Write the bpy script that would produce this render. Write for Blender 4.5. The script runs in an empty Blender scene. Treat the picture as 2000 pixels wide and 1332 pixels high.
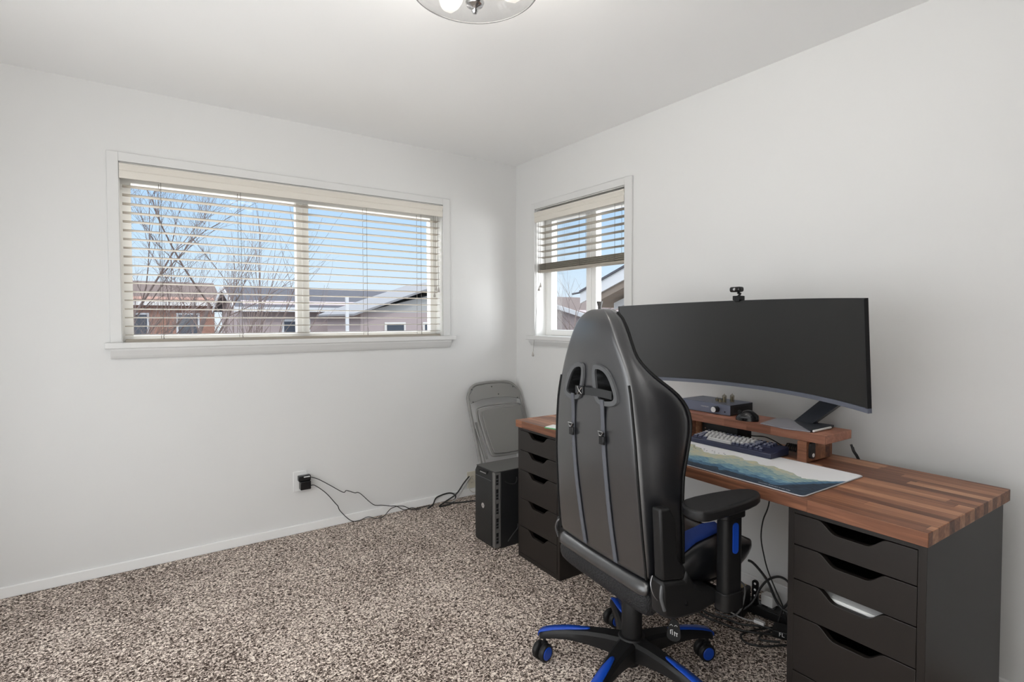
import bpy, bmesh, math, random
import numpy as np
from mathutils import Vector, Matrix, Euler

random.seed(7)
SC = bpy.context.scene
COL = SC.collection
PI = math.pi

# ------------------------------------------------------------------ camera
F_PX, YAW, PITCH, ROLL = 1049.52, 0.61518, -0.029096, -0.0018926
CAMP = Vector((-2.40428, -3.34316, 1.27656))
cd = bpy.data.cameras.new('camera')
cam = bpy.data.objects.new('camera', cd)
COL.objects.link(cam)
fw = Vector((math.sin(YAW)*math.cos(PITCH), math.cos(YAW)*math.cos(PITCH), math.sin(PITCH)))
rt = Vector((math.cos(YAW), -math.sin(YAW), 0))
up = rt.cross(fw)
r2 = rt*math.cos(ROLL)+up*math.sin(ROLL)
u2 = -rt*math.sin(ROLL)+up*math.cos(ROLL)
M = Matrix(((r2.x, u2.x, -fw.x), (r2.y, u2.y, -fw.y), (r2.z, u2.z, -fw.z))).to_4x4()
M.translation = CAMP
cam.matrix_world = M
cd.sensor_width = 36.0
cd.lens = F_PX/2000*36.0
cd.shift_y = -11.3065/2000
cd.clip_start = 0.05
cd.clip_end = 500
SC.camera = cam

# ------------------------------------------------------------------ colour management, world, lights
SC.view_settings.view_transform = 'Standard'
SC.view_settings.look = 'None'
SC.view_settings.gamma = 1
SC.view_settings.use_curve_mapping = False
SC.view_settings.exposure = 0.02

wd = bpy.data.worlds.new('sky')
SC.world = wd
wd.use_nodes = True
nt = wd.node_tree
nt.nodes.clear()
wo = nt.nodes.new('ShaderNodeOutputWorld')
bg = nt.nodes.new('ShaderNodeBackground')
tc = nt.nodes.new('ShaderNodeTexCoord')
sx = nt.nodes.new('ShaderNodeSeparateXYZ')
cr = nt.nodes.new('ShaderNodeValToRGB')
el = cr.color_ramp.elements
el[0].position = 0.47; el[0].color = (0.24, 0.235, 0.225, 1)
el[1].position = 0.50; el[1].color = (0.27, 0.305, 0.335, 1)
e = el.new(0.56); e.color = (0.20, 0.27, 0.335, 1)
e = el.new(0.63); e.color = (0.13, 0.215, 0.33, 1)
e = el.new(0.645); e.color = (0.16, 0.24, 0.34, 1)
e = el.new(0.72); e.color = (.85, .92, 1.0, 1)
mp = nt.nodes.new('ShaderNodeMath'); mp.operation = 'MULTIPLY_ADD'
mp.inputs[1].default_value = 0.5; mp.inputs[2].default_value = 0.5
nt.links.new(tc.outputs['Generated'], sx.inputs[0])
nt.links.new(sx.outputs['Z'], mp.inputs[0])
nt.links.new(mp.outputs[0], cr.inputs[0])
nt.links.new(cr.outputs[0], bg.inputs[0])
bg.inputs[1].default_value = 3.0
nt.links.new(bg.outputs[0], wo.inputs[0])

def light(name, kind, loc, energy, target=None, size=0.3, size_y=None, color=(1, 1, 1)):
    ld = bpy.data.lights.new(name, kind)
    lo = bpy.data.objects.new(name, ld)
    COL.objects.link(lo)
    lo.location = loc
    ld.energy = energy
    ld.color = color
    if kind == 'AREA':
        ld.size = size
        if size_y:
            ld.shape = 'RECTANGLE'; ld.size_y = size_y
    elif kind == 'POINT':
        ld.shadow_soft_size = size
    elif kind == 'SUN':
        ld.angle = 0.01
    if target is not None:
        d = Vector(target)-Vector(loc)
        lo.rotation_euler = d.to_track_quat('-Z', 'Y').to_euler()
    return lo

light('sun', 'SUN', (-8, -10, 12), 1.0, target=(0, 2, 0), color=(1, .96, .9))
# added unseen soft fill light at the back wall, behind the camera
light('rear_fill_light', 'AREA', (-2.5, -3.68, 1.1), 15, target=(-1.5, -1.6, 1.8), size=1.5, size_y=2.0, color=(1.0, .985, .96))
# added fill light aimed at the ceiling, standing in for a bounced flash
light('ceiling_fill_light', 'AREA', (-2.70, -3.20, 1.75), 22, target=(-2.60, -3.05, 2.44), size=.5, size_y=.5, color=(1.0, .99, .98))
light('left_fill_light', 'AREA', (-3.25, -1.9, 1.0), 26, target=(0, -1.9, .95), size=2.4, size_y=1.3, color=(.93, .965, 1.0))  # added low fill light at the left wall, which has no window

# added unseen area lights outside, standing in for daylight at the two windows
light('long_window_fill', 'AREA', (-1.5, 1.5, 3.2), 300, target=(-1.4, -1.2, .9), size=2.6, size_y=1.2, color=(.93, .965, 1.0))
light('upward_window_fill', 'AREA', (-1.5, 2.3, -.4), 110, target=(-1.1, -1.6, 2.44), size=3.2, size_y=1.4, color=(1.0, .985, .96))  # added upward fill outside the long window, brightens the ceiling
light('small_window_fill', 'AREA', (1.1, -2.1, 1.35), 60, target=(-.4, -.2, 1.85), size=1.0, size_y=1.2, color=(.97, .985, 1.0))

# ------------------------------------------------------------------ materials
MATS = {}
def mat(name, col, rough=0.6, metal=0.0, spec=0.5, coat=0.0, bump=None, emis=None, var=None):
    """procedural principled material; bump=(scale,strength,dist); var=(scale, amount)"""
    if name in MATS:
        return MATS[name]
    m = bpy.data.materials.new(name)
    m.use_nodes = True
    n = m.node_tree
    b = n.nodes['Principled BSDF']
    b.inputs['Base Color'].default_value = (*col, 1)
    b.inputs['Roughness'].default_value = rough
    b.inputs['Metallic'].default_value = metal
    b.inputs['Specular IOR Level'].default_value = spec
    b.inputs['Coat Weight'].default_value = coat
    b.inputs['Coat Roughness'].default_value = .28
    b.inputs['Coat IOR'].default_value = 1.75
    if emis:
        b.inputs['Emission Color'].default_value = (*emis[0], 1)
        b.inputs['Emission Strength'].default_value = emis[1]
    t = n.nodes.new('ShaderNodeTexCoord')
    if bump:
        no = n.nodes.new('ShaderNodeTexNoise')
        no.inputs['Scale'].default_value = bump[0]
        no.inputs['Detail'].default_value = 3
        n.links.new(t.outputs['Object'], no.inputs['Vector'])
        bp = n.nodes.new('ShaderNodeBump')
        bp.inputs['Strength'].default_value = bump[1]
        bp.inputs['Distance'].default_value = bump[2]
        n.links.new(no.outputs['Fac'], bp.inputs['Height'])
        n.links.new(bp.outputs[0], b.inputs['Normal'])
    vs, va = var if var else (3.0, 0.03)
    no = n.nodes.new('ShaderNodeTexNoise')
    no.inputs['Scale'].default_value = vs
    n.links.new(t.outputs['Object'], no.inputs['Vector'])
    mx = n.nodes.new('ShaderNodeMix'); mx.data_type = 'RGBA'
    mx.inputs[6].default_value = (*[max(0, c*(1-va)) for c in col], 1)
    mx.inputs[7].default_value = (*[min(1, c*(1+va)) for c in col], 1)
    n.links.new(no.outputs['Fac'], mx.inputs[0])
    n.links.new(mx.outputs[2], b.inputs['Base Color'])
    MATS[name] = m
    return m

def glass_mat(name, tint=(1, 1, 1), gloss=0.06):
    m = bpy.data.materials.new(name); m.use_nodes = True
    n = m.node_tree; n.nodes.clear()
    o = n.nodes.new('ShaderNodeOutputMaterial')
    tr = n.nodes.new('ShaderNodeBsdfTransparent'); tr.inputs[0].default_value = (*tint, 1)
    gl = n.nodes.new('ShaderNodeBsdfGlossy'); gl.inputs['Roughness'].default_value = 0.02
    lw = n.nodes.new('ShaderNodeLayerWeight'); lw.inputs[0].default_value = gloss*4
    mu = n.nodes.new('ShaderNodeMath'); mu.operation = 'MULTIPLY'; mu.inputs[1].default_value = 0.22
    mx = n.nodes.new('ShaderNodeMixShader')
    n.links.new(lw.outputs['Fresnel'], mu.inputs[0])
    n.links.new(mu.outputs[0], mx.inputs[0])
    n.links.new(tr.outputs[0], mx.inputs[1]); n.links.new(gl.outputs[0], mx.inputs[2])
    n.links.new(mx.outputs[0], o.inputs[0])
    return m

def nd(n, typ, **kw):
    x = n.nodes.new(typ)
    for k, v in kw.items():
        setattr(x, k, v)
    return x

def wood_mat(name, stave_w=0.037, stave_l=0.50, axis='Y', cols=None, rough=0.42):
    """glued staves: object space, long direction = axis"""
    m = bpy.data.materials.new(name); m.use_nodes = True
    n = m.node_tree; L = n.links.new
    b = n.nodes['Principled BSDF']
    t = nd(n, 'ShaderNodeTexCoord')
    s = nd(n, 'ShaderNodeSeparateXYZ'); L(t.outputs['Object'], s.inputs[0])
    lo, sh = ('Y', 'X') if axis == 'Y' else ('X', 'Y')
    def mth(op, a, bb=None, c=None):
        q = nd(n, 'ShaderNodeMath', operation=op)
        for i, v in enumerate((a, bb, c)):
            if v is None: continue
            if isinstance(v, (int, float)): q.inputs[i].default_value = v
            else: L(v, q.inputs[i])
        return q.outputs[0]
    row = mth('FLOOR', mth('DIVIDE', mth('ADD', s.outputs[sh], 10.0), stave_w))
    wn = nd(n, 'ShaderNodeTexWhiteNoise', noise_dimensions='1D'); L(row, wn.inputs['W'])
    cf = mth('ADD', mth('DIVIDE', s.outputs[lo], stave_l), mth('MULTIPLY', wn.outputs['Value'], 7.0))
    colm = mth('FLOOR', cf)
    cv = nd(n, 'ShaderNodeCombineXYZ'); L(row, cv.inputs[0]); L(colm, cv.inputs[1])
    w2 = nd(n, 'ShaderNodeTexWhiteNoise', noise_dimensions='3D'); L(cv.outputs[0], w2.inputs['Vector'])
    ramp = nd(n, 'ShaderNodeValToRGB')
    cols = cols or [(0.0, (.085, .036, .022)), (.3, (.20, .085, .048)), (.55, (.33, .145, .078)), (.8, (.47, .235, .130)), (1, (.66, .38, .23))]
    e = ramp.color_ramp.elements
    e[0].position = cols[0][0]; e[0].color = (*cols[0][1], 1)
    e[1].position = cols[-1][0]; e[1].color = (*cols[-1][1], 1)
    for p_, c_ in cols[1:-1]:
        q = e.new(p_); q.color = (*c_, 1)
    # grain: noise stretched along the stave, offset per stave
    mpv = nd(n, 'ShaderNodeVectorMath', operation='MULTIPLY')
    mpv.inputs[1].default_value = (70, 3.2, 70) if axis == 'Y' else (3.2, 70, 70)
    L(t.outputs['Object'], mpv.inputs[0])
    ofs = nd(n, 'ShaderNodeVectorMath', operation='ADD'); L(mpv.outputs[0], ofs.inputs[0])
    sc = nd(n, 'ShaderNodeVectorMath', operation='SCALE'); L(w2.outputs['Color'], sc.inputs[0]); sc.inputs['Scale'].default_value = 40
    L(sc.outputs[0], ofs.inputs[1])
    no = nd(n, 'ShaderNodeTexNoise'); no.inputs['Scale'].default_value = 1.0; no.inputs['Detail'].default_value = 5
    no.inputs['Distortion'].default_value = 0.6
    L(ofs.outputs[0], no.inputs['Vector'])
    f = mth('ADD', mth('MULTIPLY', w2.outputs['Value'], 0.62), mth('MULTIPLY', mth('SUBTRACT', no.outputs['Fac'], 0.32), 0.95))
    L(f, ramp.inputs[0])
    # thin dark glue lines
    fr = mth('FRACT', mth('DIVIDE', mth('ADD', s.outputs[sh], 10.0), stave_w))
    g1 = mth('LESS_THAN', fr, 0.03)
    fr2 = mth('FRACT', cf)
    g2 = mth('LESS_THAN', fr2, 0.004)
    gg = mth('MULTIPLY', mth('MAXIMUM', g1, g2), 0.45)
    mx = nd(n, 'ShaderNodeMix', data_type='RGBA')
    L(gg, mx.inputs[0]); L(ramp.outputs[0], mx.inputs[6]); mx.inputs[7].default_value = (.06, .025, .015, 1)
    L(mx.outputs[2], b.inputs['Base Color'])
    b.inputs['Roughness'].default_value = rough
    b.inputs['Specular IOR Level'].default_value = .3
    bp = nd(n, 'ShaderNodeBump'); bp.inputs['Strength'].default_value = .08; bp.inputs['Distance'].default_value = .002
    L(no.outputs['Fac'], bp.inputs['Height']); L(bp.outputs[0], b.inputs['Normal'])
    return m

def carpet_mat():
    m = bpy.data.materials.new('carpet_pile'); m.use_nodes = True
    n = m.node_tree; L = n.links.new
    b = n.nodes['Principled BSDF']
    t = nd(n, 'ShaderNodeTexCoord')
    ds = nd(n, 'ShaderNodeTexNoise'); ds.inputs['Scale'].default_value = 70; ds.inputs['Detail'].default_value = 2
    L(t.outputs['Object'], ds.inputs['Vector'])
    sc = nd(n, 'ShaderNodeVectorMath', operation='SCALE'); L(ds.outputs['Color'], sc.inputs[0]); sc.inputs['Scale'].default_value = .03
    ad = nd(n, 'ShaderNodeVectorMath', operation='ADD'); L(t.outputs['Object'], ad.inputs[0]); L(sc.outputs[0], ad.inputs[1])
    no = nd(n, 'ShaderNodeTexNoise'); no.inputs['Scale'].default_value = 115; no.inputs['Detail'].default_value = 2.5; no.inputs['Roughness'].default_value = .6
    L(ad.outputs[0], no.inputs['Vector'])
    big = nd(n, 'ShaderNodeTexNoise'); big.inputs['Scale'].default_value = 2.2; big.inputs['Detail'].default_value = 2
    L(t.outputs['Object'], big.inputs['Vector'])
    ma = nd(n, 'ShaderNodeMath', operation='MULTIPLY_ADD'); L(big.outputs['Fac'], ma.inputs[0]); ma.inputs[1].default_value = .10; ma.inputs[2].default_value = -.05
    a2 = nd(n, 'ShaderNodeMath', operation='ADD'); L(no.outputs['Fac'], a2.inputs[0]); L(ma.outputs[0], a2.inputs[1])
    r = nd(n, 'ShaderNodeValToRGB'); e = r.color_ramp.elements
    e[0].position = .40; e[0].color = (.035, .024, .02, 1)
    e[1].position = .60; e[1].color = (.95, .85, .76, 1)
    q = e.new(.455); q.color = (.18, .14, .115, 1)
    q = e.new(.53); q.color = (.47, .39, .34, 1)
    L(a2.outputs[0], r.inputs[0])
    L(r.outputs[0], b.inputs['Base Color'])
    b.inputs['Roughness'].default_value = .95
    b.inputs['Specular IOR Level'].default_value = .1
    bp = nd(n, 'ShaderNodeBump'); bp.inputs['Strength'].default_value = .7; bp.inputs['Distance'].default_value = .006
    L(no.outputs['Fac'], bp.inputs['Height']); L(bp.outputs[0], b.inputs['Normal'])
    return m

def mat_art():
    """printed desk mat: misty mountain ridges; object space x = depth (0 front .. .37), y = along (0 near .. .90)"""
    m = bpy.data.materials.new('printed_mat'); m.use_nodes = True
    n = m.node_tree; L = n.links.new
    b = n.nodes['Principled BSDF']; b.inputs['Roughness'].default_value = .75
    t = nd(n, 'ShaderNodeTexCoord'); s = nd(n, 'ShaderNodeSeparateXYZ'); L(t.outputs['Object'], s.inputs[0])
    def mth(op, a, bb=None, c=None):
        q = nd(n, 'ShaderNodeMath', operation=op)
        for i, v in enumerate((a, bb, c)):
            if v is None: continue
            if isinstance(v, (int, float)): q.inputs[i].default_value = v
            else: L(v, q.inputs[i])
        return q.outputs[0]
    streak = nd(n, 'ShaderNodeTexNoise'); streak.inputs['Scale'].default_value = 1; streak.inputs['Detail'].default_value = 5
    vm = nd(n, 'ShaderNodeVectorMath', operation='MULTIPLY'); vm.inputs[1].default_value = (150, 40, 1); L(t.outputs['Object'], vm.inputs[0])
    L(vm.outputs[0], streak.inputs['Vector'])
    cur = None
    layers = [  # base height, wobble amplitude, freq, seed, colour low, colour high
        (.232, .12, 4.0, 1.3, (.40, .47, .44), (.62, .56, .34)),
        (.205, .11, 6.0, 5.1, (.28, .39, .40), (.50, .53, .40)),
        (.165, .09, 7.0, 9.7, (.15, .27, .34), (.36, .46, .40)),
        (.125, .08, 8.0, 14.2, (.07, .17, .28), (.25, .42, .48)),
        (.085, .05, 10., 21.5, (.02, .07, .14), (.10, .22, .33)),
        (.055, .04, 12., 30.5, (.012, .02, .035), (.03, .055, .09)),
    ]
    prev = (.83, .83, .84, 1)
    for bh, am, fq, sd, c1, c2 in layers:
        no = nd(n, 'ShaderNodeTexNoise', noise_dimensions='1D'); no.inputs['Scale'].default_value = fq; no.inputs['Detail'].default_value = 4
        L(mth('ADD', s.outputs['Y'], sd), no.inputs['W'])
        h = mth('ADD', mth('MULTIPLY', mth('SUBTRACT', no.outputs['Fac'], .5), am*2.2), bh)
        if bh < .1: h = mth('ADD', h, mth('MULTIPLY', mth('MAXIMUM', mth('SUBTRACT', .10, s.outputs['Y']), 0.0), 1.9))
        fac = mth('LESS_THAN', s.outputs['X'], h)
        lc = nd(n, 'ShaderNodeMix', data_type='RGBA'); lc.inputs[6].default_value = (*c1, 1); lc.inputs[7].default_value = (*c2, 1)
        L(mth('MULTIPLY_ADD', streak.outputs['Fac'], 3.2, -1.1), lc.inputs[0])
        lc.clamp_factor = True
        mx = nd(n, 'ShaderNodeMix', data_type='RGBA'); L(fac, mx.inputs[0])
        if cur is None: mx.inputs[6].default_value = prev
        else: L(cur, mx.inputs[6])
        L(lc.outputs[2], mx.inputs[7])
        cur = mx.outputs[2]
    L(cur, b.inputs['Base Color'])
    return m

WALL = mat('wall_paint', (.715, .715, .705), .7, bump=(140, .04, .002), var=(1.5, .01))
CEIL = mat('ceiling_paint', (.93, .93, .925), .8, bump=(60, .06, .003), var=(1.5, .01))
TRIM = mat('trim_paint', (.69, .69, .68), .45, spec=.4)
BASEB = mat('baseboard_paint', (.84, .84, .83), .4)
JAMB = mat('jamb_paint', (.90, .90, .88), .4)
VINYL = mat('white_vinyl', (.88, .88, .86), .35)
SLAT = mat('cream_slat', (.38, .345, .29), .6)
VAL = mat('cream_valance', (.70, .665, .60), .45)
CORD = mat('blind_cord', (.16, .145, .13), .8)
GLASS = glass_mat('window_glass')
CARPET = carpet_mat()
DESKW = wood_mat('walnut_butcher_block')
RISERW = wood_mat('walnut_riser', stave_w=.5, stave_l=.105, axis='Y', cols=[(0, (.13, .05, .03)), (.35, (.27, .11, .07)), (.7, (.44, .20, .13)), (1, (.62, .31, .20))])
CABB = mat('black_brown_foil', (.0125, .0095, .008), .42, spec=.42, bump=(8, .02, .001))
CABIN = mat('cabinet_inside', (.006, .006, .006), .8)
LEATHER = mat('black_leatherette', (.007, .0075, .0095), .34, spec=.6, coat=1.0, bump=(420, .12, .0015))
LEATHERM = mat('perforated_leatherette', (.013, .0135, .015), .5, bump=(190, 1.0, .006), spec=.35)
SEAM = mat('seam_thread', (.007, .007, .007), .6, spec=.25)
PLAST = mat('black_plastic', (.009, .009, .0095), .45, spec=.35, bump=(500, .05, .001))
PLASTG = mat('gloss_black_plastic', (.008, .008, .009), .22, spec=.4)
RIMP = mat('grey_plastic_rim', (.085, .088, .092), .38)
WEB = mat('nylon_webbing', (.09, .095, .11), .7, bump=(900, .4, .001))
BLUE = mat('royal_blue_plastic', (.006, .06, .42), .38, bump=(300, .15, .001))
BLUEF = mat('blue_fabric', (.006, .035, .22), .7, bump=(400, .2, .001))
CHROME = mat('chrome', (.62, .62, .62), .2, metal=1)
STEEL = mat('brushed_steel', (.5, .5, .5), .3, metal=1)
FOLDM = mat('grey_painted_steel', (.235, .23, .22), .38)
FOLDV = mat('grey_vinyl', (.205, .20, .19), .5, bump=(200, .1, .001))
SCREEN = mat('matte_screen', (.012, .012, .011), .42, spec=.55)
BEZEL = mat('dark_bezel', (.11, .12, .155), .35)
BEZELD = mat('black_bezel', (.012, .012, .013), .4)
STANDM = mat('dark_stand', (.022, .026, .036), .4)
STANDG = mat('lilac_grey_plate', (.27, .265, .30), .35, metal=.2)
NAVY = mat('navy_plastic', (.025, .03, .065), .45)
KEYW = mat('white_key', (.80, .80, .80), .45)
KEYN = mat('navy_key_lit', (.36, .38, .46), .45)  # navy keys, light on their tops put into the colour
KEYS = mat('navy_key_side', (.03, .035, .075), .5)
KEYW2 = mat('white_key_shaded_side', (.42, .42, .43), .5)  # darker copy of the white key, side shade put into the colour
AMPM = mat('slate_metal', (.13, .145, .20), .38, metal=.3)
AMPD = mat('dark_metal', (.02, .02, .022), .4, metal=.3)
SILVER = mat('silver', (.75, .75, .76), .25, metal=.85)
WHITEP = mat('white_plastic', (.78, .78, .77), .4)
PAPER = mat('white_paper', (.8, .8, .79), .8)
GREENP = mat('green_paper', (.08, .30, .12), .7)
TAN = mat('tan_label', (.42, .33, .20), .7)
CABLE = mat('black_cable', (.015, .015, .015), .5)
GCABLE = mat('grey_cable', (.35, .34, .33), .5)
BRICK = mat('brick_red', (.30, .17, .13), .9, var=(8, .25))
ROOFG = mat('grey_shingle', (.07, .07, .085), .9, var=(6, .2))
ROOFB = mat('brown_shingle', (.13, .095, .085), .9, var=(6, .2))
ROOFW = mat('pale_shingle', (.22, .22, .23), .9, var=(6, .08))
SIDE = mat('pale_siding', (.62, .60, .58), .8)
SIDEP = mat('pinkish_siding', (.36, .30, .30), .8)
WHITEX = mat('white_exterior_paint', (.55, .56, .58), .6)
SOFFITSH = mat('shaded_brown_soffit', (.20, .16, .13), .8)  # eave shadow on the soffits put into this brown colour
BARK = mat('bark', (.17, .13, .12), .9, var=(20, .2))
GROUND = mat('dry_ground', (.25, .22, .19), .95, var=(1, .2))
WINX = mat('dark_window', (.05, .06, .08), .15)
MATART = mat_art()

# ------------------------------------------------------------------ mesh helpers
def box(bm, x0, x1, y0, y1, z0, z1, M=None):
    vs = [bm.verts.new((x, y, z)) for x in (x0, x1) for y in (y0, y1) for z in (z0, z1)]
    for f in ((0, 1, 3, 2), (4, 6, 7, 5), (0, 4, 5, 1), (2, 3, 7, 6), (0, 2, 6, 4), (1, 5, 7, 3)):
        bm.faces.new([vs[i] for i in f])
    if M is not None:
        for v in vs: v.co = M @ v.co
    return vs

def prism(bm, pts, a, b, axis='x'):
    """extrude polygon pts (2D) between a and b along axis; pts are the other two coords in order (x:(y,z) y:(x,z) z:(x,y))"""
    def P(p, t):
        return {'x': (t, p[0], p[1]), 'y': (p[0], t, p[1]), 'z': (p[0], p[1], t)}[axis]
    v0 = [bm.verts.new(P(p, a)) for p in pts]
    v1 = [bm.verts.new(P(p, b)) for p in pts]
    n = len(pts)
    bm.faces.new(v0); bm.faces.new(v1[::-1])
    for i in range(n):
        bm.faces.new([v0[i], v0[(i+1) % n], v1[(i+1) % n], v1[i]])
    return v0+v1

def tube(bm, pts, r, n=8, closed=False, flat=None):
    """sweep circle (or ellipse via flat=(rx,ry)) along pts; r float or list"""
    P = [Vector(p) for p in pts]
    m = len(P)
    rings = []
    prev_n = None
    for i, p in enumerate(P):
        if closed:
            t = (P[(i+1) % m]-P[i-1]).normalized()
        else:
            t = (P[min(i+1, m-1)]-P[max(i-1, 0)]).normalized()
        if prev_n is None:
            a = Vector((0, 0, 1)) if abs(t.z) < .9 else Vector((1, 0, 0))
            nn = t.cross(a).normalized()
        else:
            nn = (prev_n - t*prev_n.dot(t)).normalized()
        prev_n = nn
        bb = t.cross(nn)
        rr = r[i] if isinstance(r, (list, tuple)) else r
        fx, fy = flat if flat else (1, 1)
        rings.append([bm.verts.new(p + nn*math.cos(2*PI*k/n)*rr*fx + bb*math.sin(2*PI*k/n)*rr*fy) for k in range(n)])
    for i in range(m-1 if not closed else m):
        A, B = rings[i], rings[(i+1) % m]
        for k in range(n):
            bm.faces.new([A[k], A[(k+1) % n], B[(k+1) % n], B[k]])
    if not closed:
        bm.faces.new(rings[0][::-1]); bm.faces.new(rings[-1])

def ribbon(bm, pts, w, th, side):
    """flat strap: pts centre line, side = direction of width"""
    P = [Vector(p) for p in pts]; side = Vector(side).normalized()
    rings = []
    for i, p in enumerate(P):
        t = (P[min(i+1, len(P)-1)]-P[max(i-1, 0)]).normalized()
        nn = t.cross(side).normalized()
        rings.append([bm.verts.new(p+side*sx_*w/2+nn*sy_*th/2) for sx_, sy_ in ((-1, -1), (1, -1), (1, 1), (-1, 1))])
    for A, B in zip(rings, rings[1:]):
        for k in range(4): bm.faces.new([A[k], A[(k+1) % 4], B[(k+1) % 4], B[k]])
    bm.faces.new(rings[0][::-1]); bm.faces.new(rings[-1])

def lathe(bm, prof, n=32, c=(0, 0, 0), axis='z', M=None):
    """prof list of (r, h)"""
    rings = []
    for r, h in prof:
        rg = []
        for k in range(n):
            a = 2*PI*k/n
            x, y = r*math.cos(a), r*math.sin(a)
            v = {'z': (x, y, h), 'x': (h, x, y), 'y': (x, h, y)}[axis]
            v = Vector(v)+Vector(c)
            if M is not None: v = M @ v
            rg.append(bm.verts.new(v))
        rings.append(rg)
    for A, B in zip(rings, rings[1:]):
        for k in range(n):
            bm.faces.new([A[k], A[(k+1) % n], B[(k+1) % n], B[k]])
    if prof[0][0] > 1e-5: bm.faces.new(rings[0][::-1])
    if prof[-1][0] > 1e-5: bm.faces.new(rings[-1])
    return rings

def smooth_path(pts, sub=6, closed=False):
    P = [Vector(p) for p in pts]
    out = []
    m = len(P)
    rng = range(m) if closed else range(m-1)
    for i in rng:
        if closed:
            p0, p1, p2, p3 = P[i-1], P[i], P[(i+1) % m], P[(i+2) % m]
        else:
            p0, p1, p2, p3 = P[max(i-1, 0)], P[i], P[i+1], P[min(i+2, m-1)]
        for k in range(sub):
            t = k/sub
            out.append(0.5*((2*p1)+(-p0+p2)*t+(2*p0-5*p1+4*p2-p3)*t*t+(-p0+3*p1-3*p2+p3)*t**3))
    if not closed: out.append(P[-1])
    return out

def chaikin(pts, it=2):
    for _ in range(it):
        q = []
        for i in range(len(pts)):
            a, b = pts[i], pts[(i+1) % len(pts)]
            q.append(tuple(a[k]*.75+b[k]*.25 for k in range(len(a))))
            q.append(tuple(a[k]*.25+b[k]*.75 for k in range(len(a))))
        pts = q
    return pts

def obj(name, bm, m, parent=None, loc=(0, 0, 0), rotz=0.0, bevel=0, seg=2, smooth=False, ang=35, subsurf=0):
    bmesh.ops.remove_doubles(bm, verts=bm.verts, dist=1e-6)
    bmesh.ops.recalc_face_normals(bm, faces=bm.faces)
    me = bpy.data.meshes.new(name)
    bm.to_mesh(me); bm.free()
    ms = m if isinstance(m, (list, tuple)) else [m]
    for q in ms: me.materials.append(q)
    o = bpy.data.objects.new(name, me)
    COL.objects.link(o)
    o.location = loc; o.rotation_euler = (0, 0, rotz)
    if parent is not None: o.parent = parent
    if smooth or bevel:
        for p_ in me.polygons: p_.use_smooth = True
        if not subsurf: me.set_sharp_from_angle(angle=math.radians(ang))
    if bevel:
        b = o.modifiers.new('bevel', 'BEVEL'); b.width = bevel; b.segments = seg; b.limit_method = 'ANGLE'; b.angle_limit = math.radians(30)
        b.harden_normals = False
    if subsurf:
        s = o.modifiers.new('subsurf', 'SUBSURF'); s.levels = subsurf; s.render_levels = subsurf
    return o

def thing(name, label, cat, loc=(0, 0, 0), rotz=0.0, group=None):
    o = bpy.data.objects.new(name, None)
    COL.objects.link(o)
    o.empty_display_size = .05
    o.location = loc; o.rotation_euler = (0, 0, rotz)
    o['label'] = label; o['category'] = cat
    if group: o['group'] = group
    return o

def tag(o, label, cat, group=None, kind=None):
    o['label'] = label; o['category'] = cat
    if group: o['group'] = group
    if kind: o['kind'] = kind
    return o

def struct(o):
    o['kind'] = 'structure'
    return o

def sempty(name, label=None):
    o = bpy.data.objects.new(name, None); COL.objects.link(o); o['kind'] = 'structure'
    return o

def text(name, body, size, m, parent, loc, rot, extrude=.0003, align='CENTER'):
    c = bpy.data.curves.new(name, 'FONT'); c.body = body; c.size = size; c.extrude = extrude
    c.align_x = align; c.align_y = 'CENTER'
    c.materials.append(m)
    o = bpy.data.objects.new(name, c); COL.objects.link(o)
    o.location = loc; o.rotation_euler = rot
    bpy.context.view_layer.update()
    me = bpy.data.meshes.new_from_object(o.evaluated_get(bpy.context.evaluated_depsgraph_get()))
    bpy.data.objects.remove(o)
    o = bpy.data.objects.new(name, me); COL.objects.link(o)
    o.location = loc; o.rotation_euler = rot
    if parent is not None: o.parent = parent
    return o

B = bmesh.new
H = 2.44

# ------------------------------------------------------------------ room shell
XL, YB = -3.35, -3.8
bm = B(); box(bm, XL-.1, .12, YB-.1, .12, -.1, 0)
struct(obj('floor', bm, CARPET))
bm = B(); box(bm, XL-.1, .15, YB-.1, .15, H, H+.1)
struct(obj('ceiling', bm, CEIL))
# window openings
AX0, AX1, AZ0, AZ1 = -2.447, -.635, 1.165, 2.070
BY0, BY1, BZ0, BZ1 = -1.114, -.245, 1.160, 2.072
bm = B()
box(bm, XL-.1, AX0, 0, .15, 0, H); box(bm, AX1, .15, 0, .15, 0, H)
box(bm, AX0, AX1, 0, .15, 0, AZ0-.03); box(bm, AX0, AX1, 0, .15, AZ1, H)
struct(obj('wall_far', bm, WALL))
bm = B()
box(bm, 0, .15, YB-.1, BY0, 0, H); box(bm, 0, .15, BY1, 0, 0, H)
box(bm, 0, .15, BY0, BY1, 0, BZ0-.03); box(bm, 0, .15, BY0, BY1, BZ1, H)
struct(obj('wall_right', bm, WALL))
bm = B(); box(bm, XL-.1, XL, YB-.1, 0, 0, H); struct(obj('wall_left', bm, WALL))
bm = B(); box(bm, XL, -2.0, YB-.1, YB, 0, H); box(bm, -.12, 0, YB-.1, YB, 0, H); box(bm, -2.0, -.12, YB-.1, YB, 2.1, H); struct(obj('wall_back', bm, WALL))
bm = B()
for k in range(2):
    box(bm, -2.0+k*.94, -1.07+k*.95, YB-.06-.02*k, YB-.03-.02*k, .01, 2.1)
struct(obj('reflection_panels', bm, mat('dark_reflection_panel', (.035, .025, .02), .6)))  # added unseen dark panels, there to darken reflections in the black surfaces
bm = B(); box(bm, XL, -.013, -.013, 0, 0, .052)
struct(obj('baseboard_far', bm, BASEB, bevel=.003))
bm = B(); box(bm, -.013, 0, YB, -.013, 0, .052)
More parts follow.
